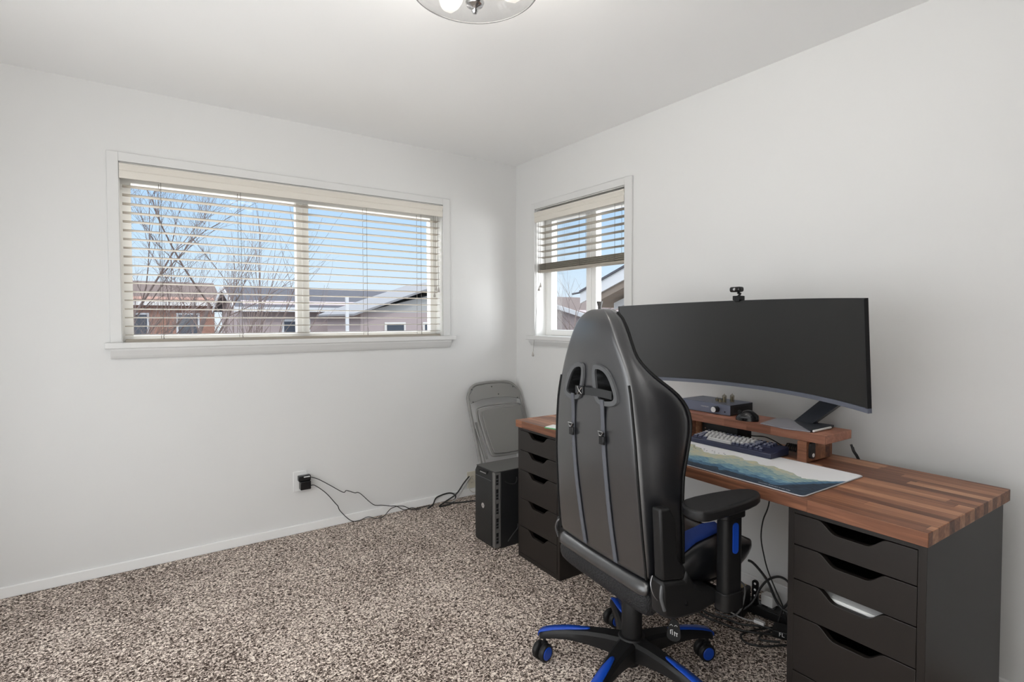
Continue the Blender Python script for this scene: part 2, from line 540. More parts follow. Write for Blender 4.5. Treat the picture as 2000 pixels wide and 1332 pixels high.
struct(obj('baseboard_right', bm, BASEB, bevel=.003))

def window(name, ax, a0, a1, z0, z1, casing, sill, apron, lights, depth=.085, fr=.042, mull=None, slash=None):
    """ax='x' : wall y=0, room at y<0; ax='y' : wall x=0, room at x<0. a = coordinate along the wall"""
    w = sempty(name)
    def bx(bm, A0, A1, d0, d1, Z0, Z1):   # d: depth into the wall (positive = outwards)
        if ax == 'x': box(bm, A0, A1, d0, d1, Z0, Z1)
        else: box(bm, d0, d1, A0, A1, Z0, Z1)
    c = casing
    bm = B()
    bx(bm, c[0], a0, -.014, 0, z0, c[3]); bx(bm, a1, c[1], -.014, 0, z0, c[3]); bx(bm, a0, a1, -.014, 0, z1, c[3])
    struct(obj('casing', bm, TRIM, w, bevel=.002))
    bm = B(); bx(bm, a0-.001, a0+.004, 0, depth+.03, z0, z1); bx(bm, a1-.004, a1+.001, 0, depth+.03, z0, z1); bx(bm, a0, a1, 0, depth+.03, z1-.004, z1+.001)
    struct(obj('jamb', bm, JAMB, w))
    bm = B(); bx(bm, sill[0], sill[1], -.045, 0, z0-.03, z0); bx(bm, a0, a1, 0, .15, z0-.03, z0)
    struct(obj('window_sill', bm, TRIM, w, bevel=.004))
    bm = B()
    pts = [(-.0, z0-.03), (-.038, z0-.03), (-.036, z0-.040), (-.022, apron[2]+.012), (-.014, apron[2]), (0, apron[2])]
    if ax == 'x': prism(bm, pts, apron[0], apron[1], 'x')
    else:
        v = prism(bm, pts, apron[0], apron[1], 'x')
        for q in v: q.co = Vector((q.co.y, q.co.x, q.co.z))
    struct(obj('apron', bm, TRIM, w))
    # vinyl frame
    bm = B(); d0, d1 = depth, depth+.06
    i0, i1, j0, j1 = a0+fr, a1-fr, z0+fr*.7, z1-.085
    bx(bm, a0, i0, d0, d1, z0, z1); bx(bm, i1, a1, d0, d1, z0, z1); bx(bm, i0, i1, d0, d1, z0, j0); bx(bm, i0, i1, d0, d1, j1, z1)
    struct(obj('window_frame', bm, VINYL, w, bevel=.004))
    for k, (m0, m1) in enumerate(mull):
        bm = B(); bx(bm, m0, m1, d0+.005, d1-.005, j0, j1)
        bx(bm, m0+(m1-m0)*.42, m0+(m1-m0)*.58, d0-.006, d0+.006, j0, j1)
        struct(obj('meeting_stile', bm, VINYL, w, bevel=.003))
    edges = [i0]+[q for mm in mull for q in mm]+[i1]
    for k in range(0, len(edges), 2):
        bm = B(); bx(bm, edges[k], edges[k+1], d0+.028, d0+.032, j0, j1)
        struct(obj('pane', bm, GLASS, w))
    return w

window('window_1', 'x', AX0, AX1, AZ0, AZ1, (-2.495, -.580, None, 2.115), (-2.518, -.548), (-2.495, -.583, 1.085), None, mull=[(-1.582, -1.508)], fr=.045)
window('window_2', 'y', BY0, BY1, BZ0, BZ1, (-1.172, -.207, None, 2.115), (-1.20, -.175), (-1.18, -.20, 1.09), None, mull=[(-.765, -.672)], fr=.06, depth=.09)

# ------------------------------------------------------------------ blinds
def blind(label, ax, a0, a1, ztop, nfull, zstack, cords, pull, tassels):
    t = thing('window_blind', label, 'blind', ((a0+a1)/2, .035, ztop) if ax == 'x' else (.035, (a0+a1)/2, ztop))
    org = Vector(t.location)
    def bx(bm, A0, A1, d0, d1, Z0, Z1):
        if ax == 'x': vs = box(bm, A0, A1, d0, d1, Z0, Z1)
        else: vs = box(bm, d0, d1, A0, A1, Z0, Z1)
        for v in vs: v.co -= org
    def pt(a, d, z):
        return (Vector((a, d, z)) if ax == 'x' else Vector((d, a, z)))-org
    # valance with a moulded profile
    bm = B()
    prof = [(-.006, ztop), (-.020, ztop-.002), (-.022, ztop-.012), (-.016, ztop-.024), (-.013, ztop-.034), (-.017, ztop-.040), (-.017, ztop-.064), (-.014, ztop-.075), (-.004, ztop-.075)]
    vs = prism(bm, prof, a0-.004, a1+.004, 'x')
    for v in vs:
        a, d, z = v.co
        v.co = pt(a, d, z)
    obj('valance', bm, VAL, t, smooth=True, ang=30)
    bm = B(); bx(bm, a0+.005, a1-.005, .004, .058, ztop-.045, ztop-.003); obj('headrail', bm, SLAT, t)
    # slats (one part), slightly tilted
    bm = B()
    z = ztop-.105
    zs = []
    for i in range(nfull):
        zs.append(z); z -= .0445
    for q in zs:
        vs = []
        for k in range(7):
            d = -.025+.05*k/6
            zz = q+.0022*(1-(k-3)**2/9)-d*.04
            vs.append((d, zz))
        prof = [(d+.035, zz+.0014) for d, zz in vs]+[(d+.035, zz-.0014) for d, zz in vs[::-1]]
        w = prism(bm, prof, a0+.006, a1-.006, 'x')
        for v in w:
            a, d, z_ = v.co; v.co = pt(a, d, z_)
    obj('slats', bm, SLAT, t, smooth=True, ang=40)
    if zstack:
        bm = B(); zz = zs[-1]-.0445
        k = 0
        while zz > zstack+.02:
            bx(bm, a0+.006, a1-.006, .01+.002*(k % 2), .06+.002*(k % 2), zz-.0026, zz); zz -= .0062; k += 1
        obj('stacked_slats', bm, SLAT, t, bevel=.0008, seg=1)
        zb = zstack
    else:
        zb = zs[-1]-.0445+.006
    bm = B(); bx(bm, a0+.006, a1-.006, .008, .062, zb, zb+.018); obj('bottom_rail', bm, SLAT, t, bevel=.004)
    for c in cords:
        bm = B()
        for d in (.009, .061):
            off = .004 if d < .02 else -.004
            tube(bm, [pt(c+off, d, ztop-.07), pt(c+off, d, zb+.01)], .0011, 5)
        for q in zs:
            tube(bm, [pt(c, .009, q-.002), pt(c, .061, q-.004)], .0006, 4)
        if zstack is None:
            tube(bm, smooth_path([pt(c+.004, .009, zb+.07), pt(c+.010, .007, zb+.045), pt(c+.004, .0065, zb+.03), pt(c+.008, .007, zb+.016)], 4), .0011, 5)
        obj('ladder_cord', bm, CORD, t)
    for a, d, zt in pull:
        bm = B(); tube(bm, smooth_path([pt(a, .0, ztop-.06), pt(a-.002, -.004, (ztop+zt)/2), pt(a, d, zt)], 6), .0011, 5)
        obj('pull_cord', bm, CORD, t)
    for a, d, zt in tassels:
        bm = B(); c = pt(a, d, zt)
        lathe(bm, [(.001, .016), (.003, .014), (.0045, .004), (.0075, -.006), (.0085, -.014), (.006, -.018), (.0, -.019)], 12, c=c)
        obj('tassel', bm, mat('grey_tassel', (.42, .39, .36), .5), t, smooth=True)
    return t

blind('wide cream slatted blind lowered over the long window', 'x', -2.440, -.642, 2.062, 18, None,
      [-2.274, -1.900, -1.174, -.795], [(-.688, -.008, 1.50), (-.668, -.008, 1.49), (-.70, -.008, 1.455)],
      [(-.688, -.008, 1.495), (-.668, -.008, 1.485), (-.70, -.008, 1.450)])
blind('narrow cream blind half raised in the small window beside the corner', 'y', -1.108, -.250, 2.050, 6, 1.615,
      [-.345, -.70, -1.02], [(-.30, -.006, 1.53), (-.275, -.050, 1.04)], [(-.306, -.006, 1.525), (-.292, -.008, 1.50), (-.275, -.052, 1.030)])

# ------------------------------------------------------------------ desk frame of reference
TH = 0.0318255
O0 = Vector((-0.78338, -2.85731, 0))
DR = -TH
def DL(d, a, z):
    return Vector((O0.x+d*math.cos(TH)+a*math.sin(TH), O0.y-d*math.sin(TH)+a*math.cos(TH), z))

# worktop
t = thing('worktop', 'long walnut butcher block desktop resting on two black drawer units', 'desktop', DL(0, 0, .700), DR)
bm = B(); box(bm, 0, .635, 0, 1.86, .001, .0383)
obj('board', bm, DESKW, t, bevel=.0015)

def drawer_unit(label, a0, zs, loc_a, group='black drawer units under the desktop'):
    t = thing('drawer_unit', label, 'drawer unit', DL(.01, loc_a, 0), DR, group)
    W, D, Hh = .358, .58, .70
    bm = B()
    box(bm, 0, D, 0, .018, 0, Hh); box(bm, 0, D, W-.018, W, 0, Hh)
    box(bm, 0, D, .018, W-.018, Hh-.014, Hh); box(bm, 0, D, .018, W-.018, .0, .022); box(bm, D-.006, D, .018, W-.018, .022, Hh-.014)
    obj('body', bm, CABB, t, bevel=.001)
    w0, w1 = .0195, W-.0195
    for i in range(len(zs)-1):
        zt, zb = zs[i]-.0015, zs[i+1]+.0015
        c = (w0+w1)/2
        pts = [(w0, zb), (w1, zb), (w1, zt)]
        n = 10
        for k in range(n+1):      # scooped grip
            pts.append((c+.092-.054*k/n, zt-.031*(.5-.5*math.cos(PI*k/n))))
        for k in range(n+1):
            pts.append((c-.038-.054*k/n, zt-.031*(.5+.5*math.cos(PI*k/n))))
        pts.append((w0, zt))
        bm = B(); prism(bm, pts, -.002, .016, 'x')
        f = obj('drawer', bm, CABB, t, bevel=.0012)
        bm = B()
        y0, y1 = .03, W-.03; hz = zb+.005; ht = zt-.037
        box(bm, .016, .45, y0, y0+.012, hz, ht); box(bm, .016, .45, y1-.012, y1, hz, ht); box(bm, .44, .45, y0, y1, hz, ht); box(bm, .016, .45, y0, y1, hz, hz+.004)
        obj('drawer_box', bm, CABIN, f)
    return t
drawer_unit('black-brown drawer unit at the near right end, paper showing in one drawer', 0, [.686, .590, .484, .374, .20, .024], .005)
drawer_unit('black-brown five-drawer unit at the far left end beside the computer tower', 0, [.686, .580, .474, .322, .170, .024], 1.492)
# paper in third drawer of the near unit
t = thing('paper_stack', 'white papers seen through the grip of the third drawer', 'papers', DL(.03, .19, .382), DR)
bm = B(); box(bm, 0, .30, -.10, .10, 0, .074)
obj('sheets', bm, PAPER, t, bevel=.002)
bm = B()
pts = smooth_path([(-.002, -.085, .076), (-.004, 0, .078), (-.002, .085, .076)], 6)
ribbon(bm, [(p.x+.02, p.y, p.z) for p in pts], .03, .004, (1, 0, .2))
obj('curled_sheet', bm, PAPER, t)

# desk mat
t = thing('desk_mat', 'large desk mat printed with misty blue-green mountains', 'desk mat', DL(.012, .320, .7386), DR)
def rrect(x0, x1, y0, y1, r, n=5):
    out = []
    for cx, cy, a0 in ((x1-r, y1-r, 0), (x0+r, y1-r, PI/2), (x0+r, y0+r, PI), (x1-r, y0+r, 1.5*PI)):
        for k in range(n+1):
            a = a0+PI/2*k/n
            out.append((cx+r*math.cos(a), cy+r*math.sin(a)))
    return out
bm = B(); prism(bm, rrect(0, .385, 0, .90, .015), 0, .003, 'z')
obj('printed_cloth', bm, MATART, t)
bm = B(); pts = [(x, y, .0022) for x, y in rrect(0, .385, 0, .90, .015)]
tube(bm, pts, .0019, 6, closed=True)
obj('stitched_edge', bm, mat('grey_stitching', (.45, .45, .47), .8), t)
text('lettering', 'mountain landscape in the mist', .0085, mat('mat_print', (.75, .76, .78), .8), t, (.022, .105, .0033), (0, 0, PI/2+PI), .00005)
bm = B()
for i in range(15):      # small dark birds/posts of the print
    y = .44+i*.013; x = .245+.012*math.sin(i*1.7)
    box(bm, x, x+.008, y, y+.003, .0030, .0033)
obj('print_marks', bm, mat('print_ink', (.03, .035, .04), .8), t)

# ------------------------------------------------------------------ monitor riser
t = thing('monitor_riser', 'small walnut shelf standing on the desktop under the monitor', 'riser', DL(.40, .455, .7385), DR)
bm = B(); box(bm, .012, .208, 0, .66, .0805, .1135)
obj('shelf', bm, RISERW, t, bevel=.0015)
bm = B(); box(bm, .0, .19, .061, .096, .0032, .0803); obj('leg', bm, DESKW, t, bevel=.0015)
bm = B(); box(bm, .0, .19, .573, .608, .0032, .0803); obj('leg', bm, DESKW, t, bevel=.0015)

t = thing('cable_holder', 'black rounded clip with white emblem on the riser leg', 'holder', DL(.43, .515, .775), DR)
bm = B(); prism(bm, rrect(-.018, .016, -.02, .04, .012), -.009, -.0, 'z')
for v in bm.verts: x, y, z = v.co; v.co = Vector((x, z, y))
obj('plate', bm, PLAST, t, bevel=.001)
bm = B(); lathe(bm, [(.0045, -.0102), (.0075, -.0102), (.0075, -.009), (.0045, -.009), (.0045, -.0102)], 20, axis='y')
box(bm, -.0012, .0012, -.0102, -.009, -.006, .006)
for v in bm.verts: v.co += Vector((.001, 0, -.007))
obj('emblem', bm, WHITEP, t)

# ------------------------------------------------------------------ monitor
MC, TILT, MR, MH, MYAW = Vector((-.324, -2.050, 1.172)), -.091, 1.24, .366, -.097
t = thing('curved_monitor', 'very wide curved black monitor standing on the walnut riser', 'monitor', MC)
def mon(th, h, dd):      # dd: distance behind the screen surface
    R = MR+dd
    lx = R*math.cos(th)-MR; ly = -R*math.sin(th)
    x = lx*math.cos(TILT)+h*math.sin(TILT); z = -lx*math.sin(TILT)+h*math.cos(TILT)
    return Vector((x*math.cos(MYAW)-ly*math.sin(MYAW), x*math.sin(MYAW)+ly*math.cos(MYAW), z))
A = .60/MR
def curved_slab(bm, t0, t1, h0, h1, d0, d1, n=40):
    R = []
    for i in range(n+1):
        th = t0+(t1-t0)*i/n
        R.append([bm.verts.new(mon(th, h, d)) for h, d in ((h0, d0), (h1, d0), (h1, d1), (h0, d1))])
    for a, b in zip(R, R[1:]):
        for k in range(4): bm.faces.new([a[k], a[(k+1) % 4], b[(k+1) % 4], b[k]])
    bm.faces.new(R[0][::-1]); bm.faces.new(R[-1])
hh = MH/2
bm = B(); curved_slab(bm, -A+.003, A-.008, -hh+.016, hh-.004, 0, .004); obj('screen', bm, SCREEN, t, smooth=True)
bm = B(); curved_slab(bm, -A, A, -hh, -hh+.0155, -.003, .010); obj('lower_bezel', bm, BEZEL, t, smooth=True)
bm = B(); curved_slab(bm, -A, A, hh-.0038, hh, -.002, .010)
curved_slab(bm, -A, -A+.0028, -hh+.0155, hh-.0038, -.002, .010, 1); curved_slab(bm, A-.0078, A, -hh+.0155, hh-.0038, -.004, .010, 1)
obj('frame', bm, BEZELD, t, smooth=True)
bm = B(); curved_slab(bm, -A+.002, A-.012, -hh+.004, hh-.002, .0101, .02); curved_slab(bm, -A*.7, A*.7, -hh*.8, hh*.8, .03, .06)
obj('back_shell', bm, PLAST, t, smooth=True)
# stand, in desk coords relative to MC
def DM(d, a, z): return DL(d, a, z)-MC
bm = B()
z0 = .8522
for P in ([(.425, .715), (.405, .60), (.425, .515), (.50, .60), (.565, .655), (.60, .70), (.55, .725)],):
    v0 = [bm.verts.new(DM(d, a, z0)) for d, a in P]
    v1 = [bm.verts.new(DM(d, a, z0+(.005 if (d < .45) else .009))) for d, a in P]
    bm.faces.new(v0); bm.faces.new(v1[::-1])
    for i in range(len(P)): bm.faces.new([v0[i], v0[(i+1) % len(P)], v1[(i+1) % len(P)], v1[i]])
obj('foot_plate', bm, STANDG, t, bevel=.0015)
bm = B()
P = [(.425, .5148), (.50, .600), (.565, .6548), (.60, .58), (.60, .515)]
v0 = [bm.verts.new(DM(d, a, z0)) for d, a in P]; v1 = [bm.verts.new(DM(d, a, z0+.0095)) for d, a in P]
bm.faces.new(v0); bm.faces.new(v1[::-1])
for i in range(len(P)): bm.faces.new([v0[i], v0[(i+1) % len(P)], v1[(i+1) % len(P)], v1[i]])
obj('foot_base', bm, STANDM, t, bevel=.001)
bm = B()
q0 = [DM(.560, .652, .861), DM(.560, .578, .861), DM(.600, .578, .861), DM(.600, .652, .861)]
q1 = [DM(.650, .585, .955), DM(.650, .500, .955), DM(.690, .500, .955), DM(.690, .585, .955)]
q2 = [DM(.680, .545, 1.06), DM(.680, .46, 1.06), DM(.715, .46, 1.06), DM(.715, .545, 1.06)]
R = [[bm.verts.new(v) for v in q] for q in (q0, q1, q2)]
for a, b in zip(R, R[1:]):
    for k in range(4): bm.faces.new([a[k], a[(k+1) % 4], b[(k+1) % 4], b[k]])
bm.faces.new(R[0][::-1]); bm.faces.new(R[-1])
obj('stand_arm', bm, STANDM, t, bevel=.002)
bm = B()
tube(bm, [DM(.69, .50, 1.05), DM(.60, .60, 1.10), DM(.50, .70, 1.14)], .03, 10)
obj('stand_mount', bm, STANDM, t)

# webcam on top of the monitor
wp = MC+mon(.003, hh, 0)
t = thing('webcam', 'small black webcam clipped on top of the curved monitor', 'webcam', wp, -MYAW*0+MYAW)
bm = B(); box(bm, -.008, .028, -.016, .018, .0005, .020); box(bm, -.010, -.0035, -.016, .008, -.006, .018); obj('clip', bm, PLAST, t, bevel=.003)
bm = B(); tube(bm, [(.006, -.002, .019), (.010, -.006, .028), (.002, .0, .034)], .006, 10); obj('hinge', bm, PLAST, t, smooth=True)
bm = B(); M4 = Matrix.Translation((-.002, .002, .046))
box(bm, -.016, .016, -.026, .026, -.011, .011, M4); obj('camera_head', bm, PLASTG, t, bevel=.008, seg=4)
bm = B(); lathe(bm, [(0, -.0195), (.005, -.0195), (.0065, -.017), (.0065, -.015)], 16, c=(0, .002, .046), axis='x'); obj('lens', bm, CHROME, t)

# amplifier
t = thing('headphone_amplifier', 'slate metal amplifier with round silver knob on the walnut riser', 'amplifier', DL(.472, .885, .8522), DR)
bm = B(); box(bm, .004, .17, .002, .268, .003, .046); obj('case', bm, AMPD, t, bevel=.0015)
bm = B(); box(bm, 0, .004, 0, .270, .002, .047); obj('front_panel', bm, AMPM, t, bevel=.001)
bm = B(); box(bm, .003, .17, .002, .268, .0461, .0474); obj('top_panel', bm, AMPM, t, bevel=.0008)
bm = B()
for i in range(6): box(bm, .03, .135, .0008, .0025, .014+i*.004, .0155+i*.004)
obj('vents', bm, CABIN, t)
bm = B(); lathe(bm, [(.0, -.026), (.0125, -.026), (.0135, -.0255), (.0135, 0)], 28, c=(0, .066, .024), axis='x')
obj('volume_knob', bm, AMPD, t, smooth=True)
bm = B(); lathe(bm, [(0, -.0268), (.0122, -.0268), (.0122, -.0262), (0, -.0262)], 28, c=(0, .066, .024), axis='x')
obj('knob_face', bm, SILVER, t)
bm = B(); lathe(bm, [(.0, -.001), (.0035, -.001), (.0035, 0)], 16, c=(0, .026, .016), axis='x'); obj('headphone_jack', bm, CABIN, t)
text('lettering', 'VALHALLA', .0085, SILVER, t, (-.0006, .130, .028), (PI/2, 0, -PI/2), .0001)
for px, py, hgt, rad in ((.070, .078, .034, .010), (.105, .062, .034, .010), (.07, .115, .015, .009), (.055, .088, .015, .009)):
    bm = B(); lathe(bm, [(rad*.9, 0), (rad, .004), (rad, hgt*.8), (rad*.75, hgt*.93), (rad*.25, hgt), (0, hgt+.004)], 16, c=(px, py, .0474))
    tb = obj('vacuum_tube', bm, glass_mat('tube_glass', (.8, .78, .72), .12), t, smooth=True)
    bm = B(); box(bm, px-rad*.45, px+rad*.45, py-rad*.35, py+rad*.35, .049, .0474+hgt*.72)
    lathe(bm, [(rad*.85, .0475), (rad*.85, .051)], 12, c=(px, py, 0)); tube(bm, [(px, py, .0474+hgt*.9), (px, py, .0474+hgt+.006)], .001, 6)
    obj('plate_structure', bm, mat('tube_metal', (.42, .38, .30), .3, metal=.7), tb)

# mouse
t = thing('computer_mouse', 'black wireless mouse on the riser in front of the amplifier', 'mouse', DL(.455, .792, .8522), DR+.35)
bm = B()
rings = []
nr = 12
for i in range(nr+1):
    u = i/nr; y = -.044+.088*u
    wd_ = .031*(math.sin(PI*min(max(u*.94+.03, 0), 1)))**.45
    ht = .008+.036*math.sin(PI*min(1, u*.85+.12))**.9
    rg = []
    for k in range(16):
        a = PI*k/15
        rg.append(bm.verts.new((wd_*math.cos(a), y, ht*math.sin(a)**.8 if 0 < k < 15 else 0)))
    rings.append(rg)
for a, b in zip(rings, rings[1:]):
    for k in range(15): bm.faces.new([a[k], a[k+1], b[k+1], b[k]])
    bm.faces.new([a[15], a[0], b[0], b[15]])
bm.faces.new(rings[0]); bm.faces.new(rings[-1][::-1])
obj('shell', bm, PLASTG, t, smooth=True, ang=60)
bm = B(); lathe(bm, [(.0, -.004), (.008, -.004), (.009, 0), (.008, .004), (0, .004)], 16, c=(0, .030, .032), axis='x'); obj('scroll_wheel', bm, PLAST, t)
bm = B(); box(bm, -.0305, -.029, -.02, .02, .012, .018); obj('side_button', bm, RIMP, t, bevel=.001)

# stylus lying at the stand
t = thing('stylus', 'white pen with black tip lying on the riser beside the monitor foot', 'pen', DL(.43, .5065, .8585), DR)
bm = B(); tube(bm, [(0, 0, 0), (.125, -.0005, 0)], .0042, 12); obj('barrel', bm, WHITEP, t, smooth=True)
bm = B(); tube(bm, [(.125, -.0005, 0), (.133, -.0005, 0), (.142, -.0005, 0)], [.0042, .0035, .001], 10); obj('tip', bm, PLAST, t)

# keyboard
KD, KA = .335, .615
t = thing('keyboard', 'navy mechanical keyboard with white letter keys under the riser', 'keyboard', DL(KD, KA, .7418), DR)
kw, kl = .125, .375
ts = math.tan(.10)
bm = B()
prism(bm, [(0, 0), (kw, 0), (kw, .022+kw*ts*.9), (0, .020)], 0, kl, 'y')
obj('case', bm, NAVY, t, bevel=.003)
u = .0187
x0k, y0k = .010, kl-.010
rows = [ [1]*4+[1]*10+[1], [1]*13+[2], [1.5]+[1]*12+[1.5], [1.75]+[1]*11+[2.25], [2.25]+[1]*10+[1.75, 1], [1.25, 1.25, 1.25, 6.25, 1, 1, 1, 1, 1] ]
keymesh = {}
def key_me(w, m):
    if (w, m.name) not in keymesh:
        bm = B(); ww = w*u-.0012; hx = u-.0012
        b_ = [(0, 0), (hx, 0), (hx, -ww), (0, -ww)]
        t_ = [(.0035, -.0035), (hx-.0045, -.0035), (hx-.0045, -ww+.0035), (.0035, -ww+.0035)]
        v0 = [bm.verts.new((x, y, 0)) for x, y in b_]; v1 = [bm.verts.new((x, y, .0095)) for x, y in t_]
        bm.faces.new(v0[::-1]); bm.faces.new(v1)
        for i in range(4): bm.faces.new([v0[i], v0[(i+1) % 4], v1[(i+1) % 4], v1[i]]).material_index = 1
        me = bpy.data.meshes.new('keycap'); bmesh.ops.recalc_face_normals(bm, faces=bm.faces); bm.to_mesh(me); bm.free()
        me.materials.append(m); me.materials.append(KEYS if m is KEYN else KEYW2); keymesh[(w, m.name)] = me
    return keymesh[(w, m.name)]
for ri, row in enumerate(rows[::-1]):
    y = y0k
    rr = 5-ri
    for ci, w in enumerate(row):
        last = ci >= len(row)-1
        navy = (rr == 0 and (ci < 1 or 5 <= ci <= 8 or ci > 12)) or (rr in (1, 2, 3) and last) or (rr == 4 and ci >= len(row)-2) or (rr == 5 and (ci != 3)) or (rr in (2, 3, 4) and ci == 0)
        k = bpy.data.objects.new('keycap', key_me(w, KEYN if navy else KEYW))
        COL.objects.link(k); k.parent = t
        xx = x0k+ri*u
        k.location = (xx, y, .0208+xx*ts*.9); k.rotation_euler = (0, -.09, 0)
        y -= w*u
    for c in range(2):   # right block
        if (rr in (0, 1, 2)) or (rr in (4, 5) and c == 0) or rr == 5:
            k = bpy.data.objects.new('keycap', key_me(1, KEYN)); COL.objects.link(k); k.parent = t
            k.location = (x0k+ri*u, y0k-15*u-.006-c*u, .0208+(x0k+ri*u)*ts*.9); k.rotation_euler = (0, -.09, 0)

# black box and coiled cable under the riser
t = thing('docking_box', 'black box standing under the left half of the walnut riser', 'box', DL(.465, .845, .7386), DR)
bm = B(); box(bm, 0, .105, 0, .178, 0, .078); obj('housing', bm, PLAST, t, bevel=.002)
bm = B(); lathe(bm, [(0, -.001), (.003, -.001), (.003, 0)], 10, c=(0, .160, .045), axis='x'); obj('port', bm, CHROME, t)
t = thing('coiled_cable', 'black coiled keyboard cable heaped under the riser near its right leg', 'cable', DL(.50, .622, .745), DR)
bm = B(); pts = [(.012*math.cos(k*.9), .0+k*.0012-.05+.1*0, .020+.014*math.sin(k*.9)) for k in range(64)]
tube(bm, pts, .0032, 6); obj('coil', bm, CABLE, t)
bm = B(); tube(bm, smooth_path([(0, .027, .01), (-.01, .06, .03), (.005, .12, .040), (.0, .17, .036), (.03, .215, .03)], 6), .0025, 6); obj('lead', bm, CABLE, t)

# folded green paper, cable end at desk back, bottle on sill
t = thing('folded_paper', 'folded green and white paper on the far left of the desktop', 'paper', DL(.0+.015, 1.50, .7386), DR+.3)
bm = B(); box(bm, 0, .07, -.05, .09, 0, .004); obj('green_sheet', bm, GREENP, t)
bm = B(); box(bm, .006, .072, -.045, .088, .0042, .007); obj('white_sheet', bm, PAPER, t)
t = thing('cable_end', 'short black cable end sticking up behind the right of the desktop', 'cable', DL(.668, .455, .7386-.045), DR)
bm = B(); tube(bm, smooth_path([(0, 0, -.06), (0, -.002, .02), (-.003, .003, .045), (-.012, .012, .066), (-.012, .018, .082)], 5), .0055, 8); obj('lead', bm, CABLE, t, smooth=True)
bm = B(); tube(bm, [(-.012, .018, .080), (-.013, .022, .092)], .0045, 8); obj('plug', bm, PLASTG, t)
t = thing('spray_bottle', 'bottle on the small window sill, only its dark cap above the chair', 'bottle', (.045, -.853, 1.1601))
bm = B(); lathe(bm, [(0, 0), (.03, 0), (.032, .01), (.032, .13), (.026, .15), (.012, .165), (.012, .175)], 20); obj('bottle_body', bm, WHITEP, t, smooth=True)
bm = B(); lathe(bm, [(.013, .172), (.013, .200), (.020, .226), (.020, .232), (0, .232)], 20); obj('cap', bm, mat('dark_cap', (.08, .075, .07), .5), t, smooth=True)

# ------------------------------------------------------------------ gaming chair (local X = right seen from behind, Y = forward, Z = up)
CH = thing('gaming_chair', 'black and blue racing-style office chair pulled up to the desk', 'chair', (-.978, -2.055, 0), math.atan2(-.992, -.128))
tab = [  # z, w, Yr, W, Yw
 (.475, .236, -.140, .246, -.012), (.50, .239, -.144, .250, -.006), (.60, .236, -.155, .260, -.016), (.70, .232, -.163, .265, -.026), (.80, .228, -.170, .270, -.028),
 (.90, .220, -.173, .275, -.010), (.95, .214, -.174, .270, .004), (1.0, .207, -.175, .265, -.002), (1.05, .197, -.173, .250, -.034),
 (1.10, .182, -.172, .213, -.092), (1.15, .160, -.174, .170, -.122), (1.20, .133, -.176, .139, -.118), (1.25, .107, -.173, .114, -.117),
 (1.28, .085, -.168, .091, -.117), (1.30, .060, -.160, .066, -.118), (1.312, .030, -.150, .034, -.123)]
tz = np.array([r[0] for r in tab])
def prow(z):
    return [float(np.interp(z, tz, [r[k] for r in tab])) for k in range(1, 5)]
zz = list(np.linspace(.475, 1.25, 32))+[1.265, 1.28, 1.29, 1.30, 1.307, 1.312]
def smoothed(z):
    acc = np.zeros(4)
    for dz, wt in ((-.02, .25), (0, .5), (.02, .25)):
        acc += wt*np.array(prow(min(max(z+dz, .475), 1.312)))
    return acc if z < 1.26 else np.array(prow(z))
bm = B(); rings = []
for z in zz:
    w, Yr, W, Yw = smoothed(z)
    k = max(0, min(1, (z-1.08)/.08)); Yc = (Yr+.075)*(1-k)+(Yw+.028)*k
    bul = .012*min(1, w/.1)
    half = [(0, Yr-bul), (w*.45, Yr-bul*.9), (w*.8, Yr-bul*.45), (w*.955, Yr-.003), (w*1.005, Yr+.001), (w*1.01+.003, Yr+.010), (w+(W-w)*.25+.005, Yr+.020+.12*(Yw-Yr)), (w+(W-w)*.75+.003, Yr+.5*(Yw-Yr)), (W, Yw-.012*(1-k)-.005),
            (W-.004, Yw+.004), (W-.022, Yw+.012), (W*.82 if k > .5 else W-.05, Yw-.004+.012*k), (w*.62, Yc+.0*k-.0), (w*.3, Yc+.004*k), (0, Yc+.005*k)]
    ring = half+[(-x, y) for x, y in half[-2:0:-1]]
    rings.append([bm.verts.new((x, y, z)) for x, y in ring])
n = len(rings[0])
for a, b in zip(rings, rings[1:]):
    for k in range(n): bm.faces.new([a[k], a[(k+1) % n], b[(k+1) % n], b[k]])
bm.faces.new(rings[0][::-1]); bm.faces.new(rings[-1])
back = obj('backrest', bm, [LEATHER, CABIN], CH, smooth=True, subsurf=1)
# cut-outs
hole = [(.034, 1.108), (.048, 1.119), (.096, 1.104), (.134, 1.036), (.128, 1.018), (.070, 1.014), (.052, 1.026)]
outer = [(.018, 1.116), (.042, 1.136), (.106, 1.117), (.153, 1.036), (.143, 1.002), (.066, .997), (.036, 1.016)]
cut = B()
for s_ in (1, -1):
    pts = [(x*s_, z) for x, z in chaikin(hole, 2)]
    if s_ < 0: pts = pts[::-1]
    vs = prism(cut, pts, -.30, -.115, 'y')
cutter = obj('cutter', cut, CABIN, CH)
bo = back.modifiers.new('bool', 'BOOLEAN'); bo.operation = 'DIFFERENCE'; bo.object = cutter; bo.solver = 'EXACT'
bpy.context.view_layer.update()
dg = bpy.context.evaluated_depsgraph_get()
nm = bpy.data.meshes.new_from_object(back.evaluated_get(dg), depsgraph=dg)
back.modifiers.clear(); back.data = nm
bpy.data.objects.remove(cutter)
for p_ in nm.polygons:
    p_.use_smooth = True
    c = p_.center
    if abs(p_.normal.y) < .5 and c.y > -.17 and c.y < -.11 and any(abs(abs(c.x)-hx) < .06 for hx in (.09,)) and 1.01 < c.z < 1.125 and abs(c.x) < .14:
        p_.material_index = 1
    if abs(c.y+.115) < .002 and p_.normal.y < -.5: p_.material_index = 1
nm.set_sharp_from_angle(angle=math.radians(50))

